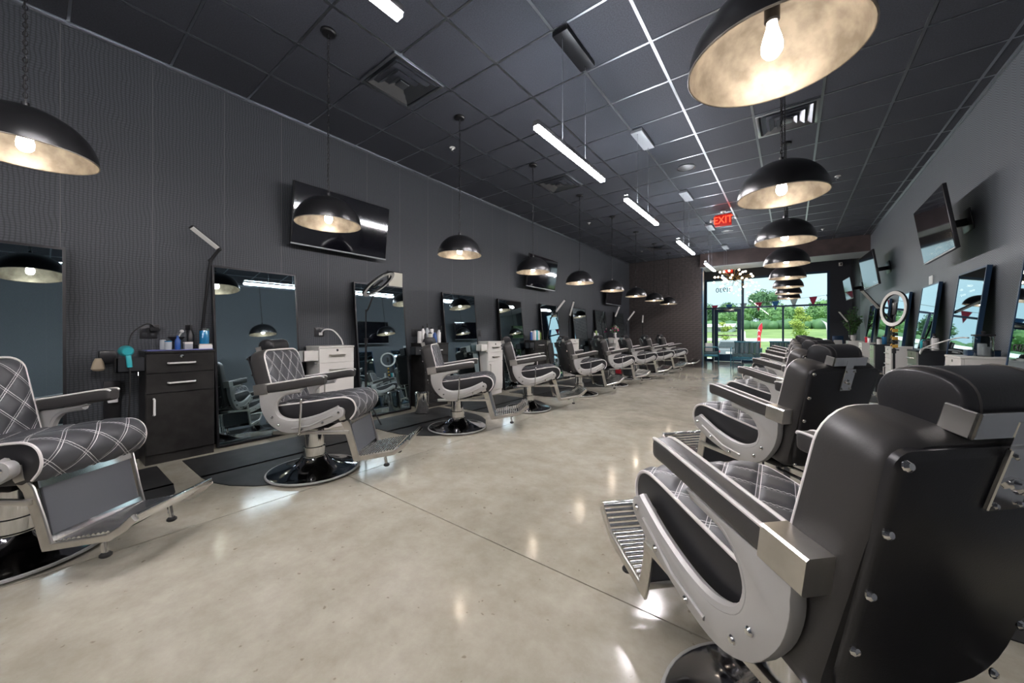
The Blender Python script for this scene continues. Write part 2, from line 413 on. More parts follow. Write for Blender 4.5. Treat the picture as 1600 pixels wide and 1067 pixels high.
MB().box(-2.1, -1.75, YS+.0, YS+.045, 1.97, 2.03).tube([(-2.0, YS, 2.04), (-1.8, YS-.05, 2.06), (-1.62, YS+.02, 2.08)], .008).build('door_closer', 'brushed', dr, bevel=.004)
# street number on the glass, read from outside
nm = thing('street_number', 'black street number 11930 on the transom glass, seen in reverse', 'number', (-2.11, YS+.076, 2.80), pi)
for k, c in enumerate('11930'):
    q = obj('digit', text_mesh(c, .25), 'ink', nm, (-.21+[0, .085, .185, .305, .425][k], 0, 0)); q.rotation_euler = (pi/2, 0, 0)

# ================================================================== BARBER CHAIR
S = .945
def U(s_, n_, x=0):                                   # point on the reclined back: s up along it, n out of its front
    a = radians(14.5); return (x, -.150-s_*sin(a)+n_*cos(a), .50+s_*cos(a)+n_*sin(a))
def quilt_mesh(fn, us, vs, a, b, h=.009):
    V = []; F = []; UVs = []; nu, nv = len(us), len(vs)
    for v in vs:
        for u in us:
            p, q = u/a+v/b, u/a-v/b
            d = h*min(1, 2.2*min(abs(sin(pi*p)), abs(sin(pi*q))))
            V.append(tuple(c*S for c in fn(u, v, d))); UVs.append((p, q))
    for j in range(nv-1):
        for i in range(nu-1): F.append((j*nu+i, j*nu+i+1, (j+1)*nu+i+1, (j+1)*nu+i))
    me = bpy.data.meshes.new('quilt'); me.from_pydata(V, [], F); uv = me.uv_layers.new(name='UVMap')
    for l in me.loops: uv.data[l.index].uv = UVs[l.vertex_index]
    me.polygons.foreach_set('use_smooth', [True]*len(me.polygons)); me.update(); return me
def make_chair():
    t = thing('barber_chair', '', 'chair')
    B = lambda: MB(S)
    base = B().lathe([(.352, 0), (.356, .008), (.35, .018), (.335, .022), (.30, .026), (.24, .04), (.17, .064), (.12, .095), (.098, .13), (.0001, .13)], 48).build('base', 'dark_chrome', t)
    B().torus((0, 0, .012), .350, .0095, 48, 6).build('base_ring', 'cast_grey', base)
    col = B().lathe([(.094, .12), (.094, .135), (.086, .14), (.086, .21), (.076, .215), (.076, .40), (.0001, .40)], 28).build('column', 'chrome', t)
    B().box(-.16, .16, -.17, .2, .40, .43).box(-.11, .11, -.12, .12, .375, .405).build('seat_carrier', 'black_metal', t, bevel=.005)
    for sx in (-1, 1):
        B().box(min(sx*.225, sx*.245), max(sx*.225, sx*.245), -.2, .40, .372, .40).build('carrier_rail', 'brushed', t, bevel=.004)
    # side castings
    outl = [(.05, .742), (.045, .731), (-.065, .711), (-.115, .682), (-.145, .64), (-.155, .585), (-.125, .525), (-.045, .490), (.06, .492), (.19, .525), (.30, .572),
            (.340, .592), (.372, .578), (.380, .548), (.362, .518), (.25, .463), (.12, .423), (.0, .398), (-.09, .405), (-.175, .452), (-.235, .53), (-.262, .60), (-.268, .66), (-.255, .702), (-.1, .720)]
    oc = [tuple(p) for p in cr([(a, b, 0) for a, b in outl], 3, True)]; oc = [(p[0], p[1]) for p in oc]
    inner = cr([(0, a, b) for a, b in outl[1:12]], 4)
    for sx in (-1, 1):
        fr = B().prism(oc, sx*.256, sx*.296, 'x').build('side_frame', 'cast_grey', t, bevel=.006)
        B().tube([(sx*.278, p.y, p.z) for p in inner], .019, 8).build('frame_rim', 'cast_grey', fr)
        B().sweep([(sx*.2965, .30, .535), (sx*.2965, .12, .452), (sx*.2965, -.02, .432)], rrect(.014, .012, .004, 1), up=(1, 0, 0)).build('frame_rib', 'cast_grey', fr)
        for (y, z) in ((.343, .555), (.22, .478), (.06, .425), (-.12, .46), (-.17, .52)):
            B().lathe([(.011, 0), (.011, .003), (.007, .008), (.0001, .009)], 10, (0, 0, 0), 'x').build('bolt', 'chrome', fr, loc=(sx*.297*S, y*S, z*S)).scale = (sx, 1, 1)
        # armrest
        ap = cr([(sx*.272, -.215, .742), (sx*.272, 0, .776), (sx*.272, .15, .800), (sx*.272, .205, .806), (sx*.272, .232, .806)], 3)
        ar = B().sweep(ap, rrect(.068, .072, .02, 3), up=(0, 0, 1), scale=[1]*10+[.97, .9, .72]).build('armrest', 'vinyl_edge', t)
        for e in (-1, 1):
            k_ = [1]*10+[.97, .9, .74]
            B().tube([(p.x+e*.0305*q, p.y, p.z+.0335*q) for p, q in zip(ap, k_)], .0055, 6).build('arm_piping', 'piping', ar)
        B().sweep([(sx*.272, -.308, .729), (sx*.272, -.205, .744)], rrect(.070, .080, .005, 1), up=(0, 0, 1)).build('arm_cap', 'brushed', ar)
    # seat
    sp = cr([(0, -.16, .60), (0, -.02, .617), (0, .15, .64), (0, .30, .662), (0, .385, .663), (0, .435, .635), (0, .455, .585), (0, .445, .535), (0, .41, .49)], 5)
    so = [(p.y, p.z) for p in sp]+[(.36, .465), (.2, .455), (0, .45), (-.16, .46)]
    seat = B().prism(so, -.240, .240, 'x').build('seat', 'vinyl_black', t, bevel=.01)
    al = [0]
    for i in range(1, len(sp)): al.append(al[-1]+(sp[i]-sp[i-1]).length)
    def on_seat(u, v, d):
        i = max(0, min(len(al)-2, next((k for k in range(len(al)-1) if al[k+1] >= v), len(al)-2)))
        f = (v-al[i])/(al[i+1]-al[i]); p = sp[i].lerp(sp[i+1], f)
        tg = (sp[min(i+2, len(sp)-1)]-sp[max(i-1, 0)]).normalized(); n = Vector((0, -tg.z, tg.y))
        e = max(0, 1-((abs(u)/.244)**8)); q = p+n*(.002+(d+.010)*e)
        return (u, q.y, q.z)
    obj('seat_quilt', quilt_mesh(on_seat, [-.242+.484*i/44 for i in range(45)], [al[-1]*i/60 for i in range(61)], .15, .15), 'quilt', seat)
    for sx in (-1, 1):
        B().tube([(sx*.240, p.y, p.z) for p in sp], .0065, 6).build('seat_piping', 'piping', seat)
    # backrest
    def bo(hw, s0, s1, r, n=6, r2=None):
        o = []
        for cx, cs, a0, rr in ((hw-r, s1-r, 0, r), (-hw+r, s1-r, 90, r), (-hw+(r2 or r), s0+(r2 or r), 180, r2 or r), (hw-(r2 or r), s0+(r2 or r), 270, r2 or r)):
            for k in range(n+1):
                a = radians(a0+90*k/n); o.append((cx+rr*cos(a), cs+rr*sin(a)))
        return o
    ob = bo(.246, -.045, .565, .075, r2=.06)
    secs = [(-.118, .93), (-.108, .97), (-.09, .995), (-.02, 1.0), (.0, .99)]
    V = []; F = []; n = len(ob)
    for nn, k in secs:
        V += [U(.27+(s_-.27)*k, nn, x*k) for x, s_ in ob]
    for i in range(len(secs)-1): F += [(i*n+k, i*n+(k+1) % n, (i+1)*n+(k+1) % n, (i+1)*n+k) for k in range(n)]
    F += [tuple(range(n)), tuple(range((len(secs)-1)*n, len(secs)*n))]
    back = B().add(V, F).build('backrest', 'vinyl_edge', t)
    op = [(x*(.90+.16*s_/.54), s_) for x, s_ in bo(.226, -.035, .54, .03, 4, .09)]; m_ = len(op)
    V = [U(s_, -.112, x) for x, s_ in op]+[U(s_, -.124, x) for x, s_ in op]+[U(.27+(s_-.27)*.96, -.132-.012*0, x*.96) for x, s_ in op]
    F = [(i*m_+k, i*m_+(k+1) % m_, (i+1)*m_+(k+1) % m_, (i+1)*m_+k) for i in range(2) for k in range(m_)]+[tuple(range(2*m_, 3*m_))]
    bp = B().add(V, F).build('back_panel', 'vinyl_black', back, ang=50)
    stud = B().lathe([(.010, 0), (.010, .003), (.006, .008), (.0001, .009)], 10, (0, 0, 0), 'y').mesh('stud')
    for sx in (-1, 1):
        for s_ in (-.01, .1225, .255, .3875, .52):
            q = obj('stud', stud, 'chrome', bp, tuple(c*S for c in U(s_, -.133, sx*(.192+.034*s_/.52)))); q.rotation_euler = (pi-radians(14.5), 0, 0)
    oq = [(x*.94, .27+(s_-.27)*.955) for x, s_ in ob]
    B().tube([U(s_, .004, x) for x, s_ in [(x*.955, .27+(s_-.27)*.965) for x, s_ in ob]], .0065, 6, True).build('back_piping', 'piping', back)
    def on_back(u, v, d):
        s_ = .02+v*.525; hw = .242
        top = s_-(.555-.075)
        if top > 0: hw -= .075-sqrt(max(0, .075**2-min(top, .075)**2))
        e = 1-abs(u)**10; e2 = 1-abs(2*v-1)**12
        return U(s_, .001+(d+.016)*e*e2, u*hw)
    obj('back_quilt', quilt_mesh(lambda u, v, d: on_back(u/.24, v/.525, d), [-.24+.48*i/40 for i in range(41)], [.525*i/44 for i in range(45)], .12, .17), 'quilt', back)
    # headrest
    hp = [(-.088, .575), (-.082, .630), (-.060, .660), (-.02, .668), (.020, .658), (.040, .628), (.036, .585), (.012, .556), (-.05, .548)]
    hc = cr([(a, b, 0) for a, b in hp], 3, True); m_ = len(hc); V = []; F = []
    def HR(p, k, x): return U(.600+(p.y-.615)*k, -.038+(p.x+.01)*k, x*(.78+.9*max(-.088, min(.06, p.x))))
    xs_ = [(-.150, .86), (-.147, .93), (-.138, .985), (-.12, 1.0), (.12, 1.0), (.138, .985), (.147, .93), (.150, .86)]
    for x, k in xs_: V += [HR(p, k, x) for p in hc]
    F = [(i*m_+k, i*m_+(k+1) % m_, (i+1)*m_+(k+1) % m_, (i+1)*m_+k) for i in range(len(xs_)-1) for k in range(m_)]+[tuple(range(m_)), tuple(range((len(xs_)-1)*m_, len(xs_)*m_))]
    hd = B().add(V, F).build('headrest', 'vinyl_black', t, ang=60)
    for sx in (-1, 1):
        B().tube([HR(p, 1, sx*.112) for p in hc], .0025, 5, True).build('headrest_seam', 'vinyl_edge', hd)
    def slab(s0, s1, n0, n1, x0, x1):
        V = [U(s_, n_, x) for x in (x0, x1) for s_, n_ in ((s0, n0), (s1, n0), (s1, n1), (s0, n1))]
        return B().add(V, [(0, 1, 2, 3), (7, 6, 5, 4), (0, 4, 5, 1), (1, 5, 6, 2), (2, 6, 7, 3), (3, 7, 4, 0)])
    band = slab(.560, .607, -.133, -.125, -.112, .112).build('headrest_band', 'chrome', hd, bevel=.002, seg=1)
    for sx in (-1, 1):
        slab(.560, .607, -.133, -.085, min(sx*.106, sx*.112), max(sx*.106, sx*.112)).build('band_end', 'brushed', hd, bevel=.002, seg=1)
    post = slab(.425, .545, -.143, -.134, -.036, .036).build('headrest_bracket', 'chrome', t, bevel=.002, seg=1)
    slab(.47, .59, -.134, -.126, -.026, .026).build('headrest_post', 'chrome', post)
    kn = obj('bracket_knob', B().lathe([(.014, 0), (.014, .006), (.008, .012), (.0001, .013)], 12, (0, 0, 0), 'y').mesh('bracket_knob'), 'chrome', post, tuple(c*S for c in U(.475, -.144, 0))); kn.rotation_euler = (pi-radians(14.5), 0, 0)
    for sx in (-1, 1):
        for s_ in (.437, .533):
            q = obj('screw', stud, 'chrome', post, tuple(c*S for c in U(s_, -.144, sx*.027))); q.rotation_euler = (pi-radians(14.5), 0, 0); q.scale = (.6, .6, .6)
    # footrest
    for sx in (-1, 1):
        arm = B().sweep([(sx*.236, .335, .56), (sx*.236, .345, .50), (sx*.224, .375, .44), (sx*.216, .42, .28), (sx*.216, .452, .165)], rrect(.056, .014, .004, 1), up=(1, 0, 0)).build('footrest_arm', 'brushed', t)
        rail = B().sweep([(sx*.216, .43, .162), (sx*.216, .60, .190), (sx*.216, .745, .214), (sx*.216, .81, .255), (sx*.216, .865, .305)], rrect(.034, .014, .004, 1), up=(1, 0, 0)).build('footrest_rail', 'brushed', t)
        lg = B().cyl((sx*.17, .66, .20), (sx*.17, .675, .115), .012, 10).build('footrest_leg', 'chrome', t)
        B().lathe([(.018, 0), (.024, .006), (.024, .014), (.014, .024), (.0001, .024)], 12, (sx*.17, .677, .094)).build('rubber_foot', 'rubber', lg)
    n1, n2 = Vector((.395, .43)), Vector((.452, .2))
    B().sweep([(0, .392, .445), (0, .449, .205)], rrect(.40, .022, .008, 2), up=(0, 1, 0)).build('calf_pad', 'vinyl_grey', t)
    B().sweep([(0, .386, .475), (0, .393, .440)], rrect(.42, .028, .004, 1), up=(0, 1, 0)).build('calf_trim', 'chrome', t)
    B().sweep([(0, .446, .215), (0, .456, .178)], rrect(.42, .028, .004, 1), up=(0, 1, 0)).build('calf_trim', 'chrome', t)
    slat = B().sweep([(-.210, 0, 0), (.210, 0, 0)], rrect(.015, .016, .006, 2), up=(0, 0, 1)).mesh('slat')
    for k in range(12):
        y = .475+.0235*k; obj('slat', slat, 'chrome', t, (0, y*S, (.170+(y-.43)*.185+.008)*S))
    for k in range(6):
        f = (k+.4)/6; obj('slat', slat, 'chrome', t, (0, (.757+.110*f)*S, (.230+.092*f)*S))
    B().box(-.210, .210, .862, .880, .296, .326).build('toe_bar', 'chrome', t, bevel=.004)
    # levers
    B().tube(cr([(.2, .02, .385), (.295, .03, .385), (.322, .05, .395), (.325, .06, .44), (.325, .07, .66)], 4), .0085, 8).ball((.325, .07, .66), .012).build('recline_lever', 'chrome', t)
    pd = B().tube(cr([(-.05, -.03, .345), (-.055, -.2, .335), (-.055, -.31, .322), (0, -.335, .318), (.055, -.31, .322), (.055, -.2, .335), (.05, -.03, .345)], 4), .009, 8).build('pump_pedal', 'chrome', t)
    B().tube(cr([(-.057, -.24, .331), (-.055, -.31, .322), (0, -.337, .318), (.055, -.31, .322), (.057, -.24, .331)], 4), .014, 8).build('pedal_sleeve', 'rubber', pd)
    return t
proto = make_chair()
LCH = [(-3.10, -.06, 37), (-3.08, 1.38, 38), (-3.12, 3.02, 38), (-3.08, 4.42, 42), (-3.07, 6.03, 56), (-3.05, 7.50, 54), (-3.03, 9.02, 46), (-3.0, 10.52, 44), (-2.98, 12.0, 38)]
RCH = [(.01, 1.228, 136), (-.07, 2.72, 140), (-.06, 4.22, 139), (-.05, 5.75, 140), (-.05, 7.25, 138), (-.05, 8.75, 140), (-.05, 10.25, 138), (-.05, 11.75, 140)]
ll = ['black quilted barber chair cut off by the left edge of the photo',
      'whole quilted barber chair in front of the white cabinet, second in left row',
      'quilted barber chair before the chrome pedal bin, third in left row',
      'fourth barber chair in the left row, seen side-on beside the second white cabinet',
      'fifth barber chair in the left row, its black back panel turned to the camera',
      'sixth barber chair in the left row, in front of the dark-screened mirror',
      'seventh barber chair in the left row, beside the cabinet with flowers',
      'eighth barber chair in the left row, second from the brick wall',
      'last barber chair in the left row, right before the brick wall']
rl = ['large barber chair seen from behind filling the lower right corner', 'second barber chair of the right row, seen from behind with white-piped seat',
      'third barber chair of the right row, behind the second', 'fourth barber chair of the right row from the camera', 'fifth barber chair of the right row from the camera',
      'sixth barber chair of the right row from the camera', 'seventh barber chair of the right row, next to last before the beam', 'farthest barber chair of the right row, nearest the storefront']
def stand(i, X, Y, hd, label, grp):
    o = proto if i == 0 else copy_tree(proto)
    o.location = (X, Y, .006 if i < 9 else 0); o.rotation_euler = (0, 0, radians(hd-90)); tag(o, label, 'chair', grp)
for i, (X, Y, hd) in enumerate(LCH): stand(i, X, Y, hd, ll[i], 'barber chairs of the left row')
for i, (X, Y, hd) in enumerate(RCH): stand(i+9, X, Y, hd, rl[i], 'barber chairs of the right row')

# floor mats: half-round notch around the chair base
mm = None
for i, (X, Y, hd) in enumerate(LCH):
    y0, y1 = Y-.60, Y+.68
    out = [(-4.22, y0), (-4.22, y1)]
    out += [(-3.60+.9*0, y1)]
    for k in range(13):
        a = radians(90-180*k/12); out.append((-3.62+.72*cos(a), (y0+y1)/2+.64*sin(a)))
    out += [(-3.60, y0)]
    o = MB().prism(out, .0, .006, 'z').build('floor_mat', 'mat_rubber', bevel=.002, seg=1)
    tag(o, 'black anti-fatigue mat under the %s barber chair of the left row' % ('cut-off nearest' if i == 0 else ORD[i]), 'mat', 'mats under the left chairs')
for i, (X, Y, hd) in enumerate(RCH):
    y0, y1 = Y-.56, Y+.60
    out = [(1.18, y0), (.95, y0)]
    for k in range(13):
        a = radians(270-180*k/12); out.append((.62+.25*cos(a), (y0+y1)/2+.58*sin(a)))
    out += [(.95, y1), (1.18, y1)]
    o = MB().prism(out, .0, .006, 'z').build('floor_mat', 'mat_rubber', bevel=.002, seg=1)
    tag(o, 'black anti-fatigue mat behind the %s barber chair of the right row' % (ORD[i] if i < 7 else 'farthest'), 'mat', 'mats of the right stations')

# ================================================================== PENDANTS
def make_pendant():
    t = thing('pendant_lamp', '', 'lamp'); R = .25; H = .225          # origin: centre of the rim
    pr = [(R*sin(a)+.0001, H*cos(a)) for a in [radians(4+86*k/16) for k in range(17)]]
    sh = MB().lathe(pr, 48, cap=False).lathe([(.0001, H+.001), (R*.07, H)], 48, cap=False).build('shade', 'shade_black', t, ang=80)
    MB().lathe([(r*.985, z*.98-.001) for r, z in pr], 48, cap=False).build('shade_lining', 'shade_inner', sh, ang=80)
    MB().torus((0, 0, 0), R-.001, .0035, 48, 6).build('shade_rim', 'shade_inner', sh)
    MB().lathe([(.0001, .20), (.022, .20), (.022, .13), (.018, .125), (.0001, .125)], 16).build('socket', 'black_metal', t)
    MB().lathe([(.014, .128), (.016, .11), (.026, .075), (.031, .05), (.029, .028), (.018, .012), (.0001, .008)], 14).build('bulb', 'bulb_glow', t)
    top = ZC-2.02
    MB().lathe([(.0001, top), (.06, top), (.06, top-.012), (.05, top-.024), (.0001, top-.026)], 24).build('ceiling_canopy', 'shade_black', t)
    MB().cyl((0, 0, H-.01), (0, 0, H+.03), .014, 12).build('shade_cap', 'black_metal', sh)
    ch = MB(); z = H+.03; k = 0
    while z < top-.03:
        a, l = .008, .028; pts = []
        for q in range(10):
            an = 2*pi*q/10; x = a*cos(an); zz = z+l/2+(l/2)*sin(an)*1.0
            pts.append((x, 0, zz) if k % 2 == 0 else (0, x, zz))
        ch.tube(pts, .0022, 4, True); z += l-.006; k += 1
    tag(ch.build('chain', 'black_metal', t), kind='stuff')
    MB().tube([(.004*sin(i*1.3), .004*cos(i*1.7), H+.02+(top-H-.03)*i/24) for i in range(25)], .0025, 5).build('cord', 'rubber', t)
    return t
pp = make_pendant()
plab = ['dome pendant lamp at the left edge of the photo, above the cut-off chair', 'dome pendant lamp hanging before the near left television', 'dome pendant lamp between the two nearest left televisions, third of the left row',
        'dome pendant lamp hanging before the second left television', 'fifth dome pendant of the left row, just right of the second television', 'sixth dome pendant of the left row, before the far left television',
        'seventh dome pendant of the left row, third from the brick wall', 'eighth dome pendant of the left row, next to last', 'last dome pendant of the left row, against the brick wall']
qlab = ['huge dome pendant lamp at the top right with a clear pear bulb', 'second dome pendant of the right row, below the square vent', 'third dome pendant of the right row, right of the exit sign',
        'fourth dome pendant of the right row, level with the beam', 'fifth dome pendant of the right row from the camera', 'sixth dome pendant of the right row from the camera', 'seventh dome pendant of the right row from the camera', 'lowest-looking, farthest dome pendant of the right row']
first = True
for i in range(-1, 9):
    if i < 0: continue
    o = pp if first else copy_tree(pp); first = False
    o.location = (-3.05, -.03+1.51*i, 2.02); tag(o, plab[i], 'lamp', 'dome pendants above the left chairs'); o.rotation_euler = (0, 0, i*1.1)
for i in range(8):
    o = copy_tree(pp); o.location = (-.05, 1.48+1.51*i, 2.02); o.rotation_euler = (0, 0, i*1.7+.5); tag(o, qlab[i], 'lamp', 'dome pendants above the right chairs')

# ================================================================== LINEAR LED LIGHTS
LEDY = [-4.0, -1.9, .47, 2.87, 4.73, 7.16, 9.62, 12.1]
llab = ['hanging linear light behind the viewpoint, far end', 'hanging linear light behind the viewpoint', 'hanging linear light at the top edge of the photo', 'longest-looking hanging linear light over the middle of the room',
        'second hanging linear light toward the storefront, after the longest', 'third hanging linear light toward the storefront, left of the exit sign', 'fourth hanging linear light toward the storefront, before the beam', 'smallest, farthest hanging linear light by the chandelier']
for i, y in enumerate(LEDY):
    t = thing('linear_light', llab[i], 'light', (-1.506, y, 2.65), 0, 'linear lights along the middle of the ceiling')
    hs = MB().box(-.026, .026, -.61, .61, .012, .05).build('housing', 'plastic_grey', t, bevel=.003)
    MB().box(-.024, .024, -.605, .605, -.012, .0125).build('diffuser', 'led_diffuser', t, bevel=.004, smooth=False)
    MB().box(-.02, .02, -.6, .6, .0495, .054).build('ceiling_fill_strip', 'ceiling_fill_glow', t, smooth=False)  # added glowing strip, out of view on top, brightens the ceiling
    for e in (-1, 1): MB().cyl((0, e*.21, .05), (0, e*.21, ZC-2.65-.03), .0016, 5).build('cable', 'plastic_grey', t)
    cb = MB().box(-.07, .07, -.26, .26, ZC-2.65-.045, ZC-2.65-.004).build('ceiling_box', 'black_metal' if i < 4 else 'plastic_grey', t, bevel=.003)
    for e in (-1, 1): MB().lathe([(.0001, 0), (.006, 0), (.006, .006), (.0001, .008)], 8, (0, e*.21, ZC-2.65-.053)).build('grommet', 'chrome', cb)

# ================================================================== CEILING DEVICES
def vent(x, y, label):
    t = thing('ceiling_vent', label, 'vent', (x, y, ZC-.004), 0, 'square ceiling vents')
    MB().box(-.29, .29, -.29, -.26, -.012, 0).box(-.29, .29, .26, .29, -.012, 0).box(-.29, -.26, -.26, .26, -.012, 0).box(.26, .29, -.26, .26, -.012, 0).build('vent_frame', 'tee_bar', t, bevel=.003)
    for k, r in enumerate((.235, .165, .095)):
        o = MB(); z = -.006-.008*k
        for a in range(4):
            an = a*pi/2; c, s_ = cos(an), sin(an)
            q = [(-r, -r, z-.012), (r, -r, z-.012), (r-.045, -r+.045, z+.012), (-r+.045, -r+.045, z+.012)]
            q = [(x_*c-y_*s_, x_*s_+y_*c, z_) for x_, y_, z_ in q]
            o.add(q+[(p[0], p[1], p[2]+.003) for p in q], [(0, 1, 2, 3), (7, 6, 5, 4), (0, 4, 5, 1), (1, 5, 6, 2), (2, 6, 7, 3), (3, 7, 4, 0)])
        o.build('louver', 'tee_bar', t, smooth=False)
    MB().box(-.05, .05, -.05, .05, -.03, -.02).build('vent_core', 'tee_bar', t, bevel=.003)
vent(-2.784+T/2*0-.3, 1.99+T/2-.07+.0, 'square ceiling vent above the near left chairs, between two pendants')
vent(-.04, 5.34, 'square ceiling vent behind the huge dome pendant')
vent(-3.09, 5.34, 'square ceiling vent far left, right of the third left pendant cord')
vent(-3.09, 11.13, 'square ceiling vent near the brick wall')
for (x, y), l in zip(((-1.26, 5.98), (-1.24, 10.3)), ('round ceiling speaker left of the second right pendant', 'round ceiling speaker just below the exit sign')):
    t = thing('ceiling_speaker', l, 'speaker', (x, y, ZC-.001), 0, 'round ceiling speakers')
    MB().lathe([(.125, 0), (.125, -.008), (.115, -.012), (.11, -.008)], 32, cap=False).build('speaker_rim', 'tee_bar', t)
    MB().lathe([(.112, -.004), (.06, -.009), (.0001, -.011)], 32).build('speaker_grille', 'black_metal', t)
for (x, y), l in zip(((-3.63, 3.42), (.59, 7.77), (.60, 11.5), (-3.64, 7.64), (-3.62, 11.27)), ('sprinkler head above the third left pendant', 'sprinkler head right of the second right pendant', 'sprinkler head by the beam at right', 'sprinkler head above the fifth left pendant', 'sprinkler head near the far left pendants')):
    t = thing('sprinkler', l, 'sprinkler', (x, y, ZC-.002), 0, 'ceiling sprinkler heads')
    MB().lathe([(.04, 0), (.038, -.006), (.015, -.01), (.012, -.035), (.0001, -.035)], 16).build('escutcheon', 'plastic_white', t)
    MB().lathe([(.0001, -.05), (.022, -.05), (.022, -.053), (.0001, -.054)], 12).tube([(-.012, 0, -.03), (-.016, 0, -.042), (0, 0, -.05)], .003, 5).tube([(.012, 0, -.03), (.016, 0, -.042), (0, 0, -.05)], .003, 5).build('deflector', 'chrome', t)
def exit_sign(x, y, ztop, label, w=.30, h=.2, stem=0):
    t = thing('exit_sign', label, 'sign', (x, y, ztop), 0, 'lit exit signs')
    if stem: MB().lathe([(.0001, 0), (.05, 0), (.05, -.015), (.012, -.02), (.012, -stem), (.0001, -stem)], 16).build('stem', 'plastic_white', t)
    MB().box(-w/2, w/2, -.02, .02, -stem-h, -stem).build('sign_body', 'exit_dark', t, bevel=.006)
    tx = obj('letters', text_mesh('EXIT', h*.86, .002), 'exit_red', t, (0, -.0225, -stem-h/2)); tx.rotation_euler = (pi/2, 0, 0); tx.scale = (.82, 1, 1)
    for e in (-1, 1):
        MB().cyl((e*w/2, 0, -stem-h*.45), (e*(w/2+.05), 0, -stem-h*.4), .008, 8).build('lamp_arm', 'plastic_white', t)
        MB().lathe([(.014, -.03), (.034, .02), (.036, .032), (.0001, .034)], 14, (e*(w/2+.075), 0, -stem-h*.38), 'y').build('emergency_lamp', 'plastic_white', t)
exit_sign(-1.11, 8.6, ZC-.004, 'red lit exit sign hanging from the ceiling tiles', .30, .24, .06)
exit_sign(-1.93, 16.379, 3.66, 'small red exit sign above the entrance door', .30, .22, 0)

# ================================================================== MIRRORS
def make_mirror(side, y, label, x_wall, grp):
    # local: leaning about its top edge, width along Y, face toward +X (side 1) or -X (side -1)
    t = thing('leaning_mirror', label, 'mirror', (x_wall+side*.215, y, 0), 0, grp)
    lean = math.asin(.185/1.79); t.rotation_euler = (0, -side*lean, 0)
    MB().box(-.026, -.002, -.385, .385, .012, 1.80).build('backing', 'black_metal', t, bevel=.002, seg=1).location = (0, 0, 0) if side > 0 else (.028, 0, 0)
    x0, x1 = (-.003, .006) if side > 0 else (-.006, .003)
    MB().box(min(x0, x1), max(x0, x1), -.37, .37, .028, 1.785).build('glass', 'mirror_glass', t, smooth=False)
    f = MB()
    a, b = (-.026, .010) if side > 0 else (-.010, .026)
    for q in ((-.388, -.370, .01, 1.803), (.370, .388, .01, 1.803), (-.37, .37, .01, .028), (-.37, .37, 1.785, 1.803)): f.box(a, b, q[0], q[1], q[2], q[3])
    f.build('mirror_frame', 'black_metal' if side > 0 else 'frame_blue', t, smooth=False)
    return t
MY = [-.24, 1.455, 2.935, 4.47, 5.91, 7.42, 8.97, 10.36, 11.85]
ml = ['tall leaning mirror cut off by the left edge of the photo', 'tall leaning mirror behind the whole left barber chair', 'tall leaning mirror behind the ring light stand on the left', 'leaning mirror right of the chrome bin, fourth on the left wall',
      'leaning mirror right of the second white cabinet, fifth on the left wall', 'leaning mirror reflecting the bright storefront on the left wall', 'seventh leaning mirror on the left wall, beside two bar lamps', 'eighth leaning mirror on the left wall, left of the flowers', 'last leaning mirror on the left wall, by the bricks']
for y, l in zip(MY, ml): make_mirror(1, y, l, XL+.02, 'mirrors along the left wall')
RMY = [4.61, 6.11, 7.59, 9.08, 10.58, 12.08]
rml = ['leaning mirror cut off by the right edge of the photo', 'largest-looking leaning mirror on the right wall, beside the glass jar', 'second leaning mirror on the right wall, behind the ring light', 'third leaning mirror on the right wall, hidden half by the ring light', 'fourth leaning mirror on the right wall', 'leaning mirror next to the green plant on the right wall']
rm = [make_mirror(-1, y, l, XR-.02, 'mirrors along the right wall') for y, l in zip(RMY, rml)]
lt = obj('logo_letters', text_mesh('CKFA', .085), 'ink', rm[0], (-.0085, .21, 1.0)); lt.rotation_euler = (pi/2, 0, -pi/2)

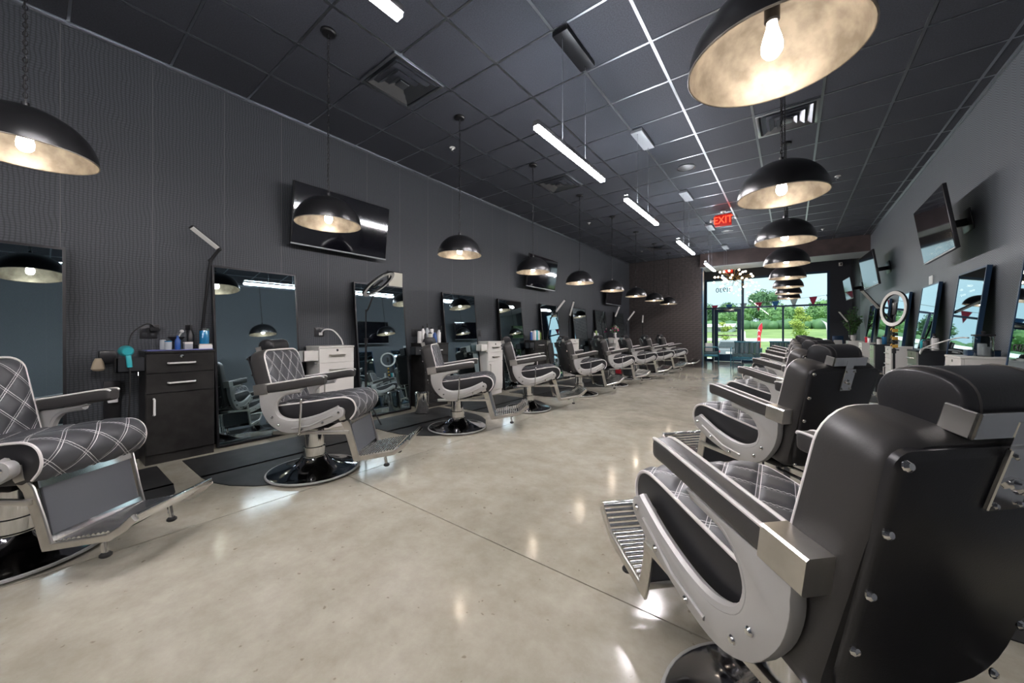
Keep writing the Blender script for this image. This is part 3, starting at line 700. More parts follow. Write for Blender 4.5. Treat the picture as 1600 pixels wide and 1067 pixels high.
# ================================================================== CABINETS
def make_cabinet(kind, x, y, face, label, grp, w=.44, d=.33, h=.965, tray=True):
    # front faces local +X ; face=1 left wall, -1 right wall (turned by 180 degrees)
    t = thing('station_cabinet', label, 'cabinet', (x, y, 0), 0 if face > 0 else pi, grp)
    bod, frt = ('wood_black', 'wood_black') if kind == 'black' else ('lacquer_white', 'lacquer_white') if kind == 'white' else ('wood_side', 'brushed')
    MB().box(-d/2, d/2-.02, -w/2, w/2, .0, h-.02).build('carcass', bod, t, bevel=.002, seg=1)
    MB().box(-d/2, d/2+.004, -w/2-.004, w/2+.004, h-.02, h).build('top', bod, t, bevel=.003, seg=1)
    hm = 'plastic_white' if kind == 'black' else 'brushed'
    for z0, z1 in ((h-.19, h-.024), (h-.36, h-.194)):
        dw = MB().box(d/2-.019, d/2, -w/2+.003, w/2-.003, z0, z1).build('drawer', frt, t, bevel=.002, seg=1)
        zc = (z0+z1)/2
        MB().tube([(d/2, -.09, zc), (d/2+.028, -.085, zc), (d/2+.028, .085, zc), (d/2, .09, zc)], .008, 8).build('drawer_handle', hm, dw)
    MB().lathe([(.014, 0), (.014, .004), (.0001, .006)], 14, (d/2, 0, h-.05), 'x').build('lock', 'chrome', t)
    dr_ = MB().box(d/2-.019, d/2, -w/2+.003, w/2-.003, .085, h-.365).build('door', frt, t, bevel=.002, seg=1)
    MB().tube([(d/2, -w/2+.05, .42), (d/2+.028, -w/2+.05, .425), (d/2+.028, -w/2+.05, .555), (d/2, -w/2+.05, .56)], .008, 8).build('door_handle', hm, dr_)
    if tray:
        f = MB(); y0, y1 = -w/2-.165, -w/2-.002; z0, z1 = h-.17, h-.05
        f.box(.03, .15, y0, y1, z0, z0+.012).box(.03, .15, y0, y0+.012, z0, z1).box(.03, .042, y0, y1, z0, z1).box(.138, .15, y0, y1, z0, z1)
        tr = f.build('side_tray', bod if kind != 'black' else 'wood_side', t, bevel=.002, seg=1)
        MB().tube([(.15, y1-.04, z0), (.16, y1-.04, z0-.03), (.185, y1-.04, z0-.035), (.195, y1-.04, z0-.015)], .004, 6).build('hook', 'chrome', tr)
    return t
CX = XL+.02+.165
cabL = [('black', .79, 'black wooden cabinet with white handles, topped by blue jars, at left'), ('white', 2.18, 'white cabinet with side tray behind the whole left barber chair'), ('black', 3.72, 'black cabinet full of white bottles behind the third left chair, by the bin'),
        ('white', 5.10, 'white cabinet between third and fourth left barber chairs'), ('black', 6.62, 'black cabinet with a row of spray cans, behind the fourth left chair'), ('white', 8.18, 'small-looking white cabinet behind the fifth left barber chair'),
        ('black', 9.66, 'black cabinet with green can behind the sixth left chair'), ('white', 11.08, 'white cabinet with the flower bouquet, far left')]
for k, y, l in cabL: make_cabinet(k, CX, y, 1, l, 'station cabinets along the left wall', w=.46 if k == 'black' else .42)
make_cabinet('blue', CX, 6.94, 1, 'dark steel-blue cabinet with a cape hung on it, left wall', 'station cabinets along the left wall', w=.16, tray=False)
CXR = XR-.02-.165
cabR = [('white', 5.43, 'white cabinet carrying the glass jar, at the right wall beside the largest right mirror'), ('blue', 6.95, 'dark cabinet with steel drawer fronts behind the nearest headrest at right'), ('white', 8.42, 'white cabinet behind the ring light pole on the right'),
        ('blue', 9.92, 'dark cabinet under the bar lamp on the right'), ('white', 11.4, 'white cabinet with red cup on the right'), ('white', 13.9, 'white cabinet with green plant on the right')]
for k, y, l in cabR: make_cabinet(k, CXR, y, -1, l, 'station cabinets along the right wall', h=.90, tray=False)

# ================================================================== TELEVISIONS
def make_tv(x, y, z, side, tilt, label, grp, yaw=0, w=1.22, h=.70):
    t = thing('wall_television', label, 'television', (x, y, z), 0, grp)     # origin: screen centre; local face +X
    pn = MB().box(-.035, .0, -w/2, w/2, -h/2, h/2).build('tv_body', 'plastic_black', t, bevel=.006)
    MB().box(.0, .003, -w/2+.012, w/2-.012, -h/2+.018, h/2-.012).build('screen', 'tv_screen', t, smooth=False)
    MB().box(-.06, -.035, -.3, .3, -.2, .15).build('rear_cover', 'plastic_black', t, bevel=.01)
    MB().box(.0, .004, -w/2, w/2, -h/2, -h/2+.015).build('bezel', 'plastic_grey', t, smooth=False)
    dx = abs(x-(XL if side > 0 else XR))
    mt = MB().box(-dx*.96, -.055, -.03, .03, -.05, .03).box(-dx*.97, -dx*.93, -.16, .16, -.12, .12).build('wall_mount', 'black_metal', t, bevel=.004)
    t.rotation_euler = (0, radians(tilt), yaw if side > 0 else pi+yaw)
    return t
make_tv(-4.44, 2.36, 2.48, 1, 8, 'television on the left wall behind the second pendant', 'wall televisions')
make_tv(-4.42, 6.93, 2.46, 1, 7, 'television on the left wall behind the fourth pendant', 'wall televisions', yaw=.02)
make_tv(-4.44, 11.2, 2.36, 1, 7, 'dark far television on the left wall near the bricks', 'wall televisions')
make_tv(1.32, 6.42, 2.35, -1, 8, 'large tilted television on the right wall with a dark shadow', 'wall televisions', yaw=-.015)
make_tv(1.28, 10.6, 2.42, -1, 8, 'second television on the right wall, showing bright sky reflection', 'wall televisions', yaw=.05)
make_tv(1.30, 14.2, 2.38, -1, 8, 'farthest television on the right wall by the entry', 'wall televisions', yaw=.07, w=.95, h=.6)

# ================================================================== BAR LAMPS
def bar_lamp(base, joint, j2, tip, label, clamp=True):
    b = Vector(base); t = thing('bar_lamp', label, 'lamp', base, 0, 'bar-headed task lamps')
    L = lambda p: tuple(Vector(p)-b)
    if clamp: MB().box(-.03, .03, -.03, .03, 0, .03).build('clamp', 'black_metal', t, bevel=.004)
    else:
        MB().lathe([(.13, 0), (.13, .012), (.03, .02), (.0001, .02)], 24).build('foot', 'black_metal', t)
    MB().tube(cr([L(base), L(joint)], 2), .011, 8).build('pole', 'black_metal', t)
    MB().cyl(L(joint), L(j2), .014, 8).ball(L(joint), .02, 8, 6).ball(L(j2), .02, 8, 6).build('joint', 'plastic_black', t)
    d = (Vector(tip)-Vector(j2)); a = Vector(j2)+d*.06; c = Vector(tip)-d*.05
    w = Vector((-1.5, b.y-4, 1.3))-Vector(j2); nn = (w-d*(w.dot(d)/d.length_squared)).normalized()      # the lit side looks into the room
    hd = MB().sweep([L(j2), L(tip)], rrect(.05, .022, .006, 1), up=tuple(nn)).build('lamp_head', 'plastic_black', t)
    MB().sweep([L(a+nn*.010), L(c+nn*.010)], rrect(.044, .008, .003, 1), up=tuple(nn)).build('diffuser', 'lamp_off', hd)
bar_lamp((-4.575, .975, .966), (-4.53, 1.045, 1.83), (-4.45, 1.10, 1.94), (-4.42, .875, 2.11), 'bar lamp on the black cabinet at left, folded over the leaning mirror')
bar_lamp((-4.33, 6.94, .965), (-4.30, 7.06, 1.45), (-4.28, 7.22, 1.58), (-4.25, 7.62, 1.90), 'slanted bar lamp crossing the storefront-reflecting mirror on the left')
bar_lamp((-4.38, 8.05, .965), (-4.38, 8.05, 1.40), (-4.36, 8.05, 1.52), (-4.34, 8.24, 1.92), 'steep bar lamp on the white cabinet behind the fifth left chair')
bar_lamp((-4.38, 10.95, .965), (-4.38, 10.95, 1.48), (-4.36, 10.98, 1.60), (-4.34, 11.30, 1.96), 'steep bar lamp beside the flowers on the left')
bar_lamp((-4.12, 11.3, 0), (-4.12, 11.3, 1.42), (-4.1, 11.34, 1.50), (-4.02, 11.78, 1.82), 'slanted bar lamp on a floor pole near the bricks', False)
bar_lamp((-3.95, 12.35, 0), (-3.95, 12.35, 1.38), (-3.95, 12.35, 1.45), (-3.93, 12.35, 1.72), 'upright bar lamp standing before the brick wall', False)
bar_lamp((1.30, 8.36, .90), (1.27, 8.33, 1.33), (1.12, 8.16, 1.50), (.87, 7.84, 1.80), 'long black bar lamp arching out from the right wall')
bar_lamp((1.30, 13.78, .90), (1.30, 13.78, 1.30), (1.26, 13.72, 1.42), (1.05, 13.5, 1.72), 'bar lamp by the plant on the right')

# ================================================================== RING LIGHTS
def ring_light(base, zc, off, nrm, label, R=.2, spread=.24, rot=0):
    t = thing('ring_light', label, 'ring light', base, 0, 'ring lights on tripods')
    MB().cyl((0, 0, .1), (0, 0, zc*.62), .012, 10).build('pole', 'black_metal', t)
    MB().cyl((0, 0, zc*.62), (0, 0, zc-.26), .008, 10).build('upper_pole', 'black_metal', t)
    MB().lathe([(.0001, .0), (.02, .0), (.02, .06), (.0001, .06)], 12, (0, 0, zc*.6)).cyl((.0, 0, zc*.63), (.045, 0, zc*.63), .008, 8).build('pole_clamp', 'plastic_black', t)
    for k in range(3):
        a = rot+2*pi*k/3; MB().cyl((0, 0, .36), (spread*cos(a), spread*sin(a), .012), .008, 8).cyl((0, 0, .14), (.55*spread*cos(a), .55*spread*sin(a), .165), .005, 6).build('leg', 'black_metal', t)
    MB().lathe([(.0001, .33), (.022, .33), (.022, .39), (.0001, .39)], 12).build('hub', 'plastic_black', t)
    h = MB().tube(cr([(0, 0, zc-.28), (off[0]*.2, off[1]*.2, zc-.24), (off[0]*.6, off[1]*.6, zc-.1+off[2]*.5)], 4), .009, 8).build('bracket', 'plastic_black', t)
    rg = MB().sweep([((R)*cos(2*pi*k/40), R*sin(2*pi*k/40), 0) for k in range(40)], rrect(.052, .026, .008, 2), True, up=(0, 0, 1)).build('ring_body', 'plastic_black', t)
    rg.location = (off[0], off[1], zc+off[2]); rg.rotation_euler = Vector(nrm).to_track_quat('Z', 'Y').to_euler()
    MB().sweep([((R)*cos(2*pi*k/40), R*sin(2*pi*k/40), .012) for k in range(40)], rrect(.042, .006, .002, 1), True, up=(0, 0, 1)).build('ring_diffuser', 'lamp_off', rg)
    MB().box(-.035, .035, -.075, .075, -.01, .0).cyl((0, -.075, -.01), (0, -R, -.01), .006, 6).build('phone_holder', 'plastic_black', rg, bevel=.003)
    return t
ring_light((-4.10, 2.44, 0), 1.66, (.08, .12, .06), (.48, .42, -.77), 'black ring light on tripod tilted toward the left chairs', R=.205, spread=.2, rot=.5)
rl2 = ring_light((1.05, 6.70, 0), 1.43, (0, 0, 0), (-.92, -.39, .05), 'upright ring light on tripod at the right, with yellow clips', R=.205, spread=.26, rot=pi/3)
for k in range(5):
    z = .93+.05*k; MB().box(-.02, .03, -.045+.01*(k % 2), -.012, z, z+.04).tube([(.0, -.03, z+.02), (-.03, -.05, z+.05), (-.04, -.05, z+.02)], .006, 6).build('hair_clip', 'gold' if k % 2 == 0 else 'plastic_black', rl2, bevel=.004)

# ================================================================== SMALL THINGS ON THE LEFT
def bottle(x, y, z, r, h, m, label, cat='bottle', style=0, cap='plastic_black', grp=None, name=None):
    t = thing(name or ['bottle', 'spray_can', 'jar', 'trigger_bottle'][style], label, cat, (x, y, z), random.uniform(0, 6), grp)
    if style == 0:
        MB().lathe([(r*.9, 0), (r, .006), (r, h*.68), (r*.45, h*.82), (r*.4, h*.86), (.0001, h*.86)], 16).build('body', m, t)
        MB().lathe([(r*.5, h*.85), (r*.5, h), (.0001, h)], 12).build('cap', cap, t)
    elif style == 1:
        MB().lathe([(r, 0), (r, h*.86), (r*.8, h*.9), (.0001, h*.9)], 16).build('body', m, t)
        MB().lathe([(r*.75, h*.89), (r*.7, h), (.0001, h)], 14).build('cap', cap, t)
    elif style == 2:
        MB().lathe([(r, 0), (r*1.02, .01), (r*1.02, h*.84), (r*.96, h*.86), (.0001, h*.86)], 24).build('body', m, t)
        MB().lathe([(r*1.04, h*.84), (r*1.04, h*.93), (r*.3, h*.95), (.0001, h*.95)], 24).build('lid', 'chrome' if cap is None else cap, t)
        MB().lathe([(.006, h*.94), (.006, h*.97), (.011, h*.98), (.011, h), (.0001, h)], 10).build('knob', 'plastic_black', t)
    else:
        MB().lathe([(r*.9, 0), (r, .01), (r, h*.6), (r*.4, h*.78), (.0001, h*.78)], 16).build('body', m, t)
        MB().box(-.012, .05, -.012, .012, h*.78, h).box(.03, .04, -.008, .008, h*.64, h*.8).build('trigger_head', cap, t, bevel=.004)
    return t
ZT = .9655
bottle(-4.42, .975, ZT+.004, .036, .205, 'blue_liquid', 'tall jar of blue disinfectant on the black cabinet', 'jar', 2, None)
bottle(-4.47, .885, ZT+.004, .026, .225, 'plastic_black', 'tall black bottle left of the blue disinfectant jar', style=3)
bottle(-4.36, .775, ZT+.004, .020, .125, 'blue_plastic', 'short dark-blue bottle on the black cabinet', style=0, cap='blue_plastic')
bottle(-4.37, .715, ZT+.004, .024, .085, 'clear_grey', 'small glass of blue liquid on the black cabinet', 'jar', 2, 'blue_liquid')
bottle(-4.50, .70, ZT+.004, .022, .10, 'clear_grey', 'small grey tube behind the glasses on the black cabinet', style=1)
o = thing('product_box', 'grey product box on the black cabinet, before the black bottle', 'box', (-4.36, .845, ZT+.004), .05)
MB().box(-.03, .03, -.028, .028, 0, .068).build('carton', 'plastic_grey', o, bevel=.002); MB().box(-.031, .031, -.029, .029, .05, .068).build('lid', 'lacquer_white', o, bevel=.002)
o = thing('business_card_holder', 'white card box at the corner of the black cabinet', 'box', (-4.335, .965, ZT+.004), -.1)
MB().box(-.022, .022, -.048, .048, 0, .038).build('tray', 'plastic_white', o, bevel=.002); MB().box(-.012, .014, -.044, .044, .0385, .048).build('cards', 'paper', o, smooth=False)
o = thing('counter_mat', 'thin blue mat on top of the black cabinet', 'mat', (CX, .79, ZT-.0005)); MB().box(-.085, .168, -.222, .222, 0, .004).build('mat_sheet', 'blue_mat', o, bevel=.001); MB().box(.160, .170, -.222, .222, .0, .009).build('mat_edge', 'blue_mat', o, bevel=.002)
o = thing('black_bowl', 'black mixing bowl on a stand on the black cabinet', 'bowl', (-4.50, .79, ZT+.004))
MB().lathe([(.03, 0), (.03, .006), (.008, .012), (.008, .06), (.03, .075), (.055, .105), (.058, .115), (.05, .108), (.0001, .08)], 20).build('bowl', 'plastic_black', o)
MB().cyl((.01, 0, .085), (.05, .03, .16), .006, 8).ball((.05, .03, .165), .016, 8, 6).build('brush', 'plastic_white', o)
# outlets
def outlet(y, z, label, x=XL, side=1):
    t = thing('wall_outlet', label, 'outlet', (x, y, z), 0 if side > 0 else pi, 'black wall outlets')
    MB().box(.0, .007, -.058, .058, -.058, .058).build('cover_plate', 'plastic_black', t, bevel=.003)
    for yy in (-.026, .026):
        for zz in (-.022, .022):
            MB().box(.007, .011, yy-.016, yy+.016, zz-.017, zz+.017).build('socket', 'wood_side', t, bevel=.003)
    return t
o = outlet(.625, 1.125, 'wall outlet with black adapter above the black cabinet')
MB().box(.012, .06, .005, .065, .01, .07).build('adapter', 'plastic_black', o, bevel=.005)
o2 = outlet(2.13, 1.13, 'wall outlet with white cord above the near white cabinet'); MB().box(.012, .03, -.01, .03, -.04, -.005).build('plug', 'plastic_white', o2, bevel=.004)
outlet(3.57, 1.12, 'wall outlet left of the white bottles'); outlet(5.03, 1.11, 'wall outlet above the second white cabinet')
wc = MB().tube(cr([(-4.60, 2.14, 1.11), (-4.55, 2.16, 1.16), (-4.50, 2.24, 1.15), (-4.47, 2.32, 1.05), (-4.46, 2.345, .972)], 6), .008, 8)
tag(wc.build('extension_cord', 'plastic_white'), 'white cord curving from the outlet to the near white cabinet', 'cord')
bc = MB().tube(cr([(-4.575, .655, 1.17), (-4.52, .60, 1.20), (-4.42, .50, 1.12), (-4.36, .47, 1.0)], 6), .005, 6)
tag(bc.build('extension_cord', 'rubber'), 'black cord from the outlet to the dryer tray', 'cord')
# hair dryer
o = thing('hair_dryer', 'teal hair dryer resting in the tray of the black cabinet', 'hair dryer', (-4.335, .455, .925), pi/2)
MB().lathe([(.028, -.085), (.034, -.08), (.042, -.04), (.046, .0), (.046, .05), (.040, .062), (.0001, .064)], 20, (0, 0, .045), 'y').build('barrel', 'teal', o)
MB().lathe([(.043, .05), (.040, .07), (.0001, .072)], 20, (0, 0, .045), 'y').build('intake', 'plastic_black', o)
MB().sweep([(.0, -.052, .04), (.006, -.066, .0), (.012, -.070, -.085)], rrect(.034, .03, .012, 2), up=(0, 1, 0)).build('handle', 'teal', o)
MB().tube(cr([(.012, -.070, -.08), (.014, -.070, -.2), (.01, -.06, -.40), (.0, -.03, -.60), (-.02, .02, -.75)], 5), .005, 6).build('cord', 'rubber', o)
# neck duster on wall holder
o = thing('neck_duster', 'black wall holder with a tan-bristled neck duster', 'brush', (XL, .37, .93))
MB().box(0, .10, -.05, .05, -.06, .04).build('holder', 'plastic_black', o, bevel=.012)
MB().lathe([(.018, 0), (.03, -.03), (.042, -.085), (.03, -.10), (.0001, -.105)], 14, (.11, -.055, -.02)).build('bristles', 'bristle', o)
o = thing('power_strip', 'black power strip with a white plug on the wall below the dryer', 'power strip', (XL, .40, .55))
MB().box(0, .04, -.05, .05, -.16, .16).build('strip', 'plastic_black', o, bevel=.004); MB().box(.041, .085, -.03, .03, -.02, .05).build('plug', 'plastic_white', o, bevel=.006)
# framed certificate
o = thing('certificate', 'small framed certificate on the wall above the ring light mirror', 'picture', (XL, 3.22, 1.90))
MB().box(0, .015, -.13, .13, -.12, .12).build('frame', 'plastic_black', o, bevel=.003); MB().box(.0152, .017, -.115, .115, -.105, .105).build('sheet', 'paper', o, smooth=False)
# pedal bin
o = thing('pedal_bin', 'small chrome pedal bin beside the third left chair', 'bin', (-4.08, 3.27, 0))
MB().lathe([(.088, .012), (.09, .02), (.096, .27), (.096, .275)], 28).build('body', 'chrome', o); MB().lathe([(.09, 0), (.092, .018), (.0001, .018)], 28).build('base', 'rubber', o)
MB().lathe([(.099, .275), (.099, .292), (.08, .31), (.0001, .318)], 28).build('lid', 'chrome', o); MB().box(.08, .125, -.025, .025, .006, .016).build('pedal', 'rubber', o, bevel=.004)
# bottle clusters
cl = [(-4.50, 3.56, .030, .20, 'plastic_white', 1), (-4.50, 3.63, .030, .26, 'plastic_white', 0), (-4.50, 3.71, .032, .30, 'clear_grey', 3), (-4.49, 3.79, .032, .24, 'plastic_white', 1), (-4.38, 3.67, .028, .17, 'paper', 2), (-4.38, 3.76, .03, .19, 'blue_plastic', 0), (-4.40, 3.86, .03, .26, 'plastic_white', 3), (-4.38, 3.58, .02, .15, 'plastic_black', 1)]
cn = ['leftmost white can', 'tall white bottle second from left', 'tallest grey spray bottle', 'white can in the back row', 'cream jar in front', 'blue bottle in front', 'white trigger bottle at the right end', 'short black can at the front left']
for c, n in zip(cl, cn): bottle(c[0], c[1], ZT, c[2], c[3], c[4], n+' on the black cabinet by the pedal bin', style=c[5], grp='bottles on the cabinet by the bin')
cl = [(6.46, 'blue_plastic', .19), (6.53, 'plastic_grey', .22), (6.60, 'plastic_white', .21), (6.67, 'teal', .23), (6.74, 'plastic_white', .20), (6.80, 'green_can', .18)]
for k, (y, m, h) in enumerate(cl): bottle(-4.42, y, ZT, .027, h, m, '%s spray can from the left on the cabinet behind the fourth left chair' % ['first', 'second', 'third', 'fourth', 'fifth', 'sixth'][k], 'can', 1, 'plastic_black' if k % 2 else 'plastic_white', 'spray cans behind the fourth left chair')
for k, (y, m, h) in enumerate(((9.52, 'plastic_black', .2), (9.62, 'plastic_white', .17), (9.72, 'green_can', .24), (9.82, 'plastic_grey', .16))):
    bottle(-4.42, y, ZT, .034, h, m, ['black', 'white', 'lime green', 'grey'][k]+' can on the cabinet behind the sixth left chair', 'can', 1, grp='cans behind the sixth left chair')
# bouquet
o = thing('bouquet', 'bouquet of white and pink flowers on the far white cabinet', 'flowers', (-4.42, 11.12, ZT))
MB().lathe([(.05, 0), (.055, .01), (.045, .1), (.06, .16), (.0001, .16)], 18).build('vase', 'plastic_white', o)
lv = MB()
for k in range(40):
    a = random.uniform(0, 2*pi); r = random.uniform(.03, .16); z = random.uniform(.14, .34)
    p = Vector((r*cos(a)*.7, r*sin(a), z)); d = Vector((random.uniform(-1, 1), random.uniform(-1, 1), .6)).normalized()*.07; q = d.orthogonal().normalized()*.018
    lv.add([tuple(p), tuple(p+d*.5+q), tuple(p+d), tuple(p+d*.5-q)], [(0, 1, 2, 3)])
tag(lv.build('leaves', 'leaf', o), kind='stuff')
for k in range(14):
    a = 2.4*k; r = .03+.011*k; z = .36-.012*k+random.uniform(-.02, .03)
    MB().ball((r*cos(a)*.7, r*sin(a), z), .034, 8, 5, (1, 1, .75)).build('bloom', ['plastic_white', 'pink', 'flower'][k % 3], o)
# cape hung on the steel-blue cabinet
cp = MB(); n = 14; V = []
pr = []
for i in range(n+1):
    z = .90-.46*i/n
    for j in range(13):
        y = -.075+.15*j/12; w = 1+.5*sin(pi*min(1, i/n*1.1)); V.append((.012+.018*abs(sin(j*1.3+i*.15))+.02*i/n, y*w, z))
F = [(i*13+j, i*13+j+1, (i+1)*13+j+1, (i+1)*13+j) for i in range(n) for j in range(12)]
V2 = [(x-.008, y, z) for x, y, z in V]; m0 = len(V)
F2 = [tuple(reversed([q+m0 for q in f])) for f in F]
rim = [j for j in range(13)]+[i*13+12 for i in range(1, n+1)]+[n*13+j for j in range(11, -1, -1)]+[i*13 for i in range(n-1, 0, -1)]
F3 = [(rim[k], rim[(k+1) % len(rim)], rim[(k+1) % len(rim)]+m0, rim[k]+m0) for k in range(len(rim))]
co = cp.add(V+V2, F+F2+F3).build('barber_cape', 'rubber', loc=(CX+.165+.036, 6.94, 0)); tag(co, 'black cape hanging from the steel-blue cabinet', 'cape')
# red can on floor
o = thing('red_bag', 'small red bag on the floor under the far left chairs', 'bag', (-3.75, 9.75, 0)); MB().box(-.08, .08, -.1, .1, 0, .2).build('bag_body', 'red', o, bevel=.03); MB().tube(cr([(0, -.06, .2), (0, -.04, .28), (0, .04, .28), (0, .06, .2)], 4), .008, 6).build('bag_handle', 'red', o)

# ================================================================== SMALL THINGS ON THE RIGHT
ZR = .9005
o = thing('glass_jar', 'clear square glass jar with black lid on the right white cabinet', 'jar', (1.42, 5.36, ZR))
MB().box(-.055, .055, -.055, .055, 0, .19).build('jar_body', 'clear_glass', o, bevel=.012); MB().box(-.03, .02, -.02, .03, .004, .12).box(-.01, .035, -.035, .01, .004, .09).build('jar_contents', 'plastic_white', o, bevel=.006); MB().box(-.06, .06, -.06, .06, .19, .205).build('jar_lid', 'plastic_black', o, bevel=.004); MB().lathe([(.008, .205), (.014, .22), (.014, .235), (.0001, .238)], 10).build('jar_knob', 'plastic_black', o)
o = thing('black_tray', 'low black case beside the glass jar on the right', 'case', (1.45, 5.51, ZR)); MB().box(-.1, .1, -.06, .06, 0, .05).build('case_body', 'frame_blue', o, bevel=.004); MB().box(-.101, .101, -.061, .061, .05, .056).build('case_lid', 'plastic_black', o, bevel=.002)
wc = MB().tube(cr([(1.44, 6.72, 1.12-.2), (1.30, 6.70, .93), (1.26, 6.60, .86), (1.245, 6.3, .95), (1.36, 5.85, 1.06), (1.42, 5.71, 1.07)], 6), .007, 8)
tag(wc.build('extension_cord', 'plastic_white'), 'white cord looping across the right counters', 'cord')
rb = [(1.42, 6.78, .03, .17, 'plastic_white', 1, 'white can'), (1.36, 6.86, .03, .13, 'plastic_black', 2, 'black jar'), (1.44, 6.92, .028, .21, 'clear_grey', 0, 'clear bottle'), (1.36, 6.98, .03, .16, 'teal', 0, 'teal bottle'), (1.42, 7.06, .035, .15, 'brushed', 2, 'steel canister')]
for c in rb: bottle(c[0], c[1], ZR, c[2], c[3], c[4], c[6]+' on the dark cabinet behind the ring light', style=c[5], grp='bottles behind the ring light')
rb = [(1.34, 9.80, 'plastic_white', .12, 'white tub'), (1.42, 9.90, 'blue_liquid', .17, 'blue jar'), (1.36, 10.02, 'plastic_black', .14, 'black tub')]
for c in rb: bottle(c[0], c[1], ZR, .035, c[3], c[2], c[4]+' on the dark cabinet under the right bar lamp', style=2, grp='tubs under the right bar lamp')
o = thing('red_cup', 'red cup on the far right white cabinet', 'cup', (1.36, 11.36, ZR)); MB().lathe([(.034, 0), (.046, .13), (.048, .13), (.044, .128), (.034, .01), (.0001, .01)], 18).build('cup_wall', 'red', o); MB().torus((0, 0, .13), .047, .003, 18, 5).build('cup_rim', 'plastic_white', o)
for k, (y, m) in enumerate(((11.25, 'plastic_white'), (11.48, 'plastic_grey'), (11.56, 'pink'))): bottle(1.38, y, ZR, .03, .13, m, ['white', 'grey', 'pink'][k]+' tub beside the red cup', style=2, grp='tubs by the red cup')
o = thing('potted_plant', 'leafy green plant in a white pot at the right wall', 'plant', (1.38, 13.98, ZR))
MB().lathe([(.06, 0), (.065, .01), (.085, .15), (.09, .155), (.08, .15), (.0001, .14)], 20).build('pot', 'plastic_white', o)
st = MB(); lf = MB()
for k in range(16):
    a = 2*pi*k/16+random.uniform(-.2, .2); R_ = random.uniform(.08, .30); H_ = random.uniform(.3, .78)
    if cos(a)*R_ > .17: R_ = .16
    pts = cr([(0, 0, .14), (R_*.35*cos(a), R_*.35*sin(a), .14+H_*.5), (R_*cos(a), R_*sin(a), .14+H_)], 5); st.tube(pts, .004, 5)
    for p in pts[2:]:
        for q in range(3):
            d = Vector((random.uniform(-1, 1), random.uniform(-1, 1), random.uniform(-.2, .7))).normalized()*.085; e = d.orthogonal().normalized()*.024
            lf.add([tuple(p), tuple(p+d*.5+e), tuple(p+d), tuple(p+d*.5-e)], [(0, 1, 2, 3)])
st.build('stems', 'bark', o); tag(lf.build('foliage', 'leaf', o), kind='stuff')
o = thing('wall_poster', 'white notice with blue header on the wall right of the storefront', 'poster', (1.25, YS, .68)); MB().box(-.14, .14, -.015, 0, -.34, .34).build('poster_board', 'frame_blue', o, bevel=.003); MB().box(-.11, .11, -.0175, -.0152, -.33, .2).build('poster_sheet', 'plastic_white', o, smooth=False)
o = thing('security_camera', 'white dome camera high on the wall right of the storefront', 'camera', (1.32, YS, 3.42)); MB().box(-.05, .05, -.03, 0, -.06, .06).build('mount', 'plastic_white', o, bevel=.006); MB().ball((0, -.06, 0), .055, 16, 10).build('dome', 'plastic_white', o); MB().lathe([(.024, 0), (.02, -.012), (.0001, -.014)], 14, (0, -.108, -.01), 'y').build('lens', 'tv_screen', o)
o = thing('wall_notice', 'small white card on the right wall above a mirror', 'card', (XR, 7.82, 1.86)); MB().box(-.006, 0, -.09, .09, -.08, .08).build('card', 'plastic_white', o, bevel=.001); MB().box(-.0075, -.006, -.07, .07, -.06, .06).build('print', 'lacquer_white', o, smooth=False)

# ================================================================== ENTRY: armchairs, chandelier
def armchair(x, y, rz, label):
    t = thing('waiting_armchair', label, 'armchair', (x, y, 0), rz, 'channel-tufted waiting armchairs')     # faces local -Y
    for sx in (-1, 1):
        MB().tube(cr([(sx*.40, -.30, .012), (sx*.40, -.31, .3), (sx*.40, -.30, .56), (sx*.40, -.22, .60), (sx*.40, .15, .61), (sx*.40, .26, .58), (sx*.40, .29, .3), (sx*.40, .32, .012)], 4), .014, 8).build('arm_frame', 'teal_metal', t)
        MB().sweep([(sx*.40, -.22, .612), (sx*.40, .18, .622)], rrect(.05, .03, .01, 2), up=(0, 0, 1)).build('arm_pad', 'teal_metal', t)
    MB().tube([(-.40, -.30, .26), (.40, -.30, .26)], .012, 8).tube([(-.40, .30, .26), (.40, .30, .26)], .012, 8).build('cross_rail', 'teal_metal', t)
    MB().tube([(-.40, .05, .06), (.40, .05, .06)], .010, 8).build('stretcher', 'teal_metal', t)
    se = MB().box(-.36, .36, -.31, .28, .28, .36).build('seat_base', 'teal_metal', t, bevel=.02)
    for k in range(5):
        xx = -.288+.144*k
        MB().sweep([(xx, -.33, .40), (xx, .2, .385)], rrect(.140, .10, .035, 3), up=(0, 0, 1)).build('seat_channel', 'teal_fabric', se)
        MB().sweep([(xx, .20, .44), (xx, .30, .80)], rrect(.140, .09, .035, 3), up=(0, 1, 0)).build('back_channel', 'teal_fabric', t)
    MB().sweep([(-.365, .275, .815), (.365, .275, .815)], rrect(.06, .05, .02, 3), up=(0, 0, 1)).build('back_rail', 'teal_metal', t)
armchair(-1.16, 14.1, 0, 'dark teal channel-back armchair right of the entrance door')
armchair(-.22, 15.0, 0, 'dark teal armchair half hidden by the far right barber chairs')
armchair(-2.36, 14.75, -pi/2*.9+pi, 'dark teal armchair just past the brick wall, with a white bag')
o = thing('white_bag', 'white paper bag on the armchair past the brick wall', 'bag', (-2.36, 14.75, .455), .4); MB().box(-.12, .12, -.07, .07, 0, .3).build('bag_body', 'plastic_white', o, bevel=.02); MB().tube(cr([(-.05, 0, .3), (-.04, 0, .37), (.04, 0, .37), (.05, 0, .3)], 4), .006, 6).build('bag_handle', 'plastic_white', o)
o = thing('chandelier', 'sputnik chandelier of many small lit globes in the entry', 'chandelier', (-1.58, 15.0, 3.02))
